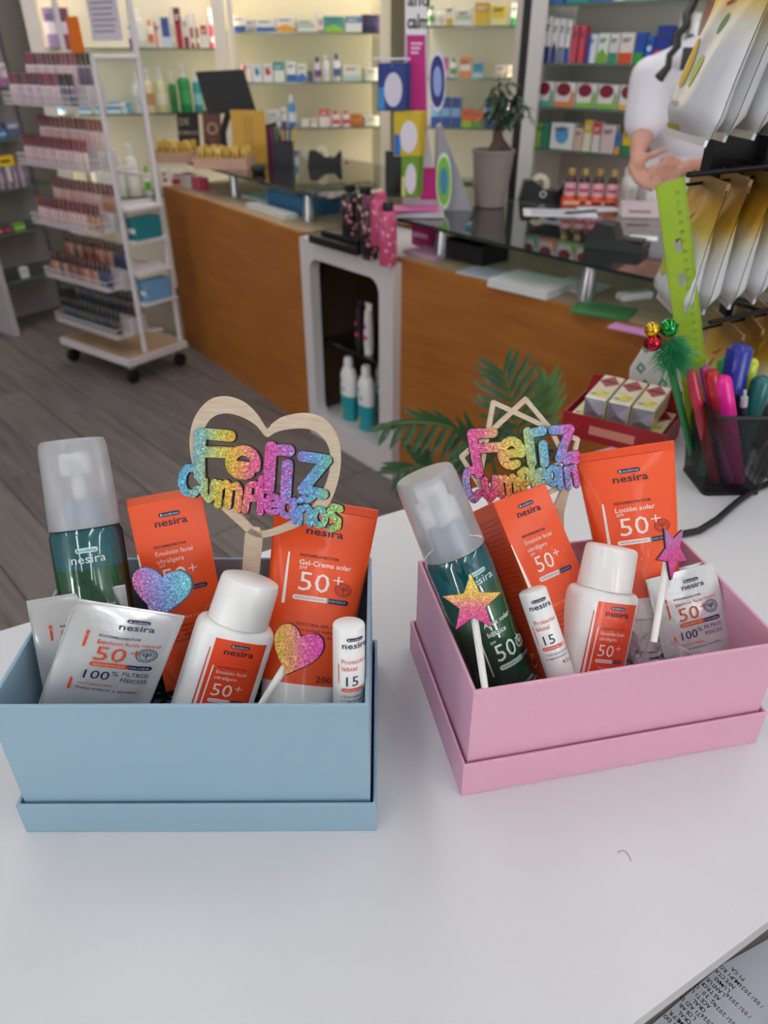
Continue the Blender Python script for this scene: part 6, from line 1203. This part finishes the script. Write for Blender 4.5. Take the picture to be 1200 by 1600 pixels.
# white leaf-printed packet behind the sweets
Mw, wl_ = plane_frame(1020, 648, .945, 20, -6); pw = thing('leaf_packet', 'white packet with green leaf print leaning behind the sweet boxes', 'packet', Mw)
oq = [wl_(*q) for q in ((980, 648), (1075, 652), (1072, 600), (1056, 545), (1018, 522), (985, 575))]; MB().prism(oq, -.004, .004).build('pouch', mat('#dfe1e0', .45, bump=(30, .4)), pw, smooth=0)
p = Print(S_flat(-.0042))
for cx, cy, s_ in ((1000, 575, 8), (1006, 600, 7), (1034, 600, 8), (1008, 545, 6)): p.poly([wl_(cx-s_, cy), wl_(cx, cy+s_*1.2), wl_(cx+s_, cy), wl_(cx, cy-s_*1.2)], mat('#4f9a72', .5), .0003, 'leaf_print'); p.poly([wl_(cx-s_*.5, cy), wl_(cx, cy+s_*.6), wl_(cx+s_*.5, cy), wl_(cx, cy-s_*.6)], mat('#b9d6c6', .5), .0006, 'leaf_print')
p.lay(pw)
# ================================================================== SMALL THINGS ON THE DESK
cab_pts = [(1010, 846), (1062, 835), (1092, 829), (1120, 812), (1150, 786), (1180, 764), (1220, 748), (1300, 735)]
tag(MB().tube([atz(x, y, TABLE+.0042) for x, y in cab_pts], .0037, 10).build('cable', mat('#151517', .45)), 'black cable lying across the desk beside the pink box', 'cable')
gd = thing('grey_device', 'pale grey plastic device on the desk beyond the mesh cup', 'device', T(atz(1285, 742, TABLE+.0005)) @ rotz(30)); MB().rbox(-.07, -.035, 0, .06, .05, .045, .012, 3).build('housing', mat('#b9b7b9', .4), gd); MB().rbox(-.05, -.02, .0452, .04, .035, .048, .001, 1).build('lid', mat('#d0cfd0', .4), gd)
sq = [atz(x, y, TABLE) for x, y in ((965, 1333), (969, 1330), (974, 1329), (979, 1332), (983, 1338), (986, 1346))]; mb = MB()
for a, c in zip(sq, sq[1:]): d = (c-a).normalized(); q = Vector((-d.y, d.x, 0))*.0003; u_ = Vector((0, 0, .0002)); mb.add([DINV @ (a-q+u_), DINV @ (c-q+u_), DINV @ (c+q+u_), DINV @ (a+q+u_)], [(0, 1, 2, 3)])
mb.build('ink_mark', mat('#8f86cc', .5), desk, smooth=0)
# till receipts in the open drawer
ZR = .8705
def rpt(x, y, z=ZR): return atz(x, y, z)
rc = [rpt(1004, 1614), rpt(1128, 1508), rpt(1200, 1468), rpt(1330, 1560), rpt(1190, 1760), rpt(1010, 1720)]
rcp = thing('receipt', 'printed white list lying in the open desk drawer', 'receipt', T(rc[0].x, rc[0].y, ZR)); ri = T(-rc[0].x, -rc[0].y, -ZR)
n = len(rc); MB().add([ri @ q for q in rc] + [ri @ q + Vector((0, 0, .0008)) for q in rc], [tuple(range(n-1, -1, -1)), tuple(range(n, 2*n))] + [(i, (i+1) % n, n+(i+1) % n, n+i) for i in range(n)]).build('sheet', mat('#d3d8e3', .55), rcp, smooth=0)
ink = mat('#33343c', .6)
def rline(s_, x0, y0, size=.0040, pitch=.00225):
    """text runs up and to the left in the picture, as the list lies upside down to the viewer"""
    a, c = rpt(x0, y0), rpt(x0-70, y0-68); d = (c-a); d.z = 0; d.normalize(); up_ = Vector((-d.y, d.x, 0)); o = ri @ a + Vector((0, 0, .001)); V, Fc = [], []
    for i, ch in enumerate(s_):
        vs, fs, wd = text_geo(ch, size, .015); k = len(V); V += [o + d*(i*pitch + x*.85) + up_*y for x, y in vs]; Fc += [tuple(j+k for j in f) for f in fs]
    return V, Fc
mb = MB()
for k, s_ in enumerate(('PICA', 'MUPIRO', 'NYECTA', 'LUMAS', 'LANTUS', 'ASTROF', 'G 30 C', 'ACETIL', 'ORAL', 'TIAZID', 'LOSAR', 'ORAL', 'OMEPR', 'AMIDO')): mb.add(*rline(s_, 1164-7.6*k, 1531+6.1*k))
for k in range(5): mb.add(*rline('/05/2026', 1193-19.5*k, 1573+16*k, pitch=.0021))
mb.build('lettering', ink, rcp, smooth=0)
bx_ = rpt(1215, 1600, .90); t = thing('label_printer', 'black boxy printer corner lying over the list in the drawer', 'printer', T(bx_.x, bx_.y, .8718) @ rotz(DA)); MB().rbox(-.03, -.16, 0, .2, -.004, .022, .004, 2).build('housing', mat('#1a1c22', .4), t); MB().box(0, -.12, .0222, .15, -.03, .0235).build('lid', mat('#2a2d36', .4), t, smooth=0)
# ================================================================== PALM in front of the long counter
pp = Vector((.32, 1.42, 0)); palm = thing('potted_palm', 'green parlour palm in a pot before the cherry counter', 'palm', T(pp)); pI = T(-pp)
MB().lathe([(.10, 0), (.105, .004), (.13, .24), (.138, .242), (.138, .262), (.124, .262), (.12, .23), (.02, .228)], 28).build('pot', mat('#6a4a3a', .7), palm); MB().lathe([(.118, .222), (.02, .232)], 20).build('soil', mat('#2a2019', .9), palm)
def leaflet_mesh(nm, c):
    def fn(i, j): w_ = .0080*math.sin(math.pi*min(1, .08+.92*j))**.7*(1-.25*j); return ((2*i-1)*w_, j, -.16*j*j + (-.006 if abs(2*i-1) < .1 else 0))
    me = MB().grid(lambda i, j: fn(i, j), 2, 6).mesh('leaflet', 60); me.materials.append(mat(c, .4, coat=.15)); return me
lfm = leaflet_mesh('leaflet', '#2f5a2e'); lfm2 = leaflet_mesh('leaflet', '#4f7f35')
def frond(pts, me, n_, L0, spread=58, droop=0.0, seed=0, roll=0.0):
    """rachis through the given (pixel x, pixel y, distance) points, leaflets in two rows, tip leaflets shorter"""
    rnd = random.Random(seed); P = [pI @ aty(*q) for q in pts]; root = Vector((rnd.uniform(-.02, .02), rnd.uniform(-.02, .02), .225)); P = [root, root.lerp(P[0], .55) + Vector((0, 0, .06))] + P
    rs = [.006 - .0045*i/(len(P)-1) for i in range(len(P))]; fr = MB().tube(P, rs, 7).build('frond_stem', mat('#5a7a3a', .5), palm)
    seg = P[2:]; Ls = [0]
    for a, c in zip(seg, seg[1:]): Ls.append(Ls[-1] + (c-a).length)
    vd = (pI @ CAMP - seg[0]).normalized()
    for k in range(n_):
        s_ = Ls[-1]*(k+.5)/n_; i = max(j for j in range(len(Ls)-1) if Ls[j] <= s_); f_ = (s_-Ls[i])/(Ls[i+1]-Ls[i]); q = seg[i].lerp(seg[i+1], f_); d = (seg[i+1]-seg[i]).normalized(); side = d.cross(vd).normalized()
        for sg in (1, -1):
            a = math.radians(spread*(1-.55*k/n_)); y = (d*math.cos(a) + side*sg*math.sin(a) + Vector((0, 0, -droop))).normalized(); z = (vd - y*vd.dot(y)).normalized(); x = y.cross(z)
            l = L0*(.75+.5*math.sin(math.pi*(k+1)/(n_+1)))*(1-.25*k/n_)*rnd.uniform(.9, 1.1); M = Matrix((x*1.0, y*l, z*l)).transposed().to_4x4(); M.translation = q; obj('leaflet', me, None, fr, M)
frond([(812, 690, 1.42), (806, 650, 1.44), (796, 610, 1.46), (786, 580, 1.47)], lfm, 8, .095, 62, .05, 1)
frond([(846, 690, 1.46), (852, 640, 1.5), (856, 600, 1.52)], lfm2, 5, .075, 34, .0, 2)
frond([(735, 700, 1.36), (715, 672, 1.34), (680, 662, 1.31), (640, 660, 1.28), (600, 664, 1.26)], lfm, 9, .065, 60, .75, 3)
frond([(770, 720, 1.36), (752, 700, 1.34), (728, 690, 1.32)], lfm, 6, .08, 60, .35, 4)
frond([(800, 730, 1.38), (815, 700, 1.40), (845, 690, 1.43)], lfm, 6, .08, 60, .2, 5)
frond([(680, 735, 1.36), (655, 728, 1.34), (625, 735, 1.32)], lfm, 6, .07, 60, .5, 6)
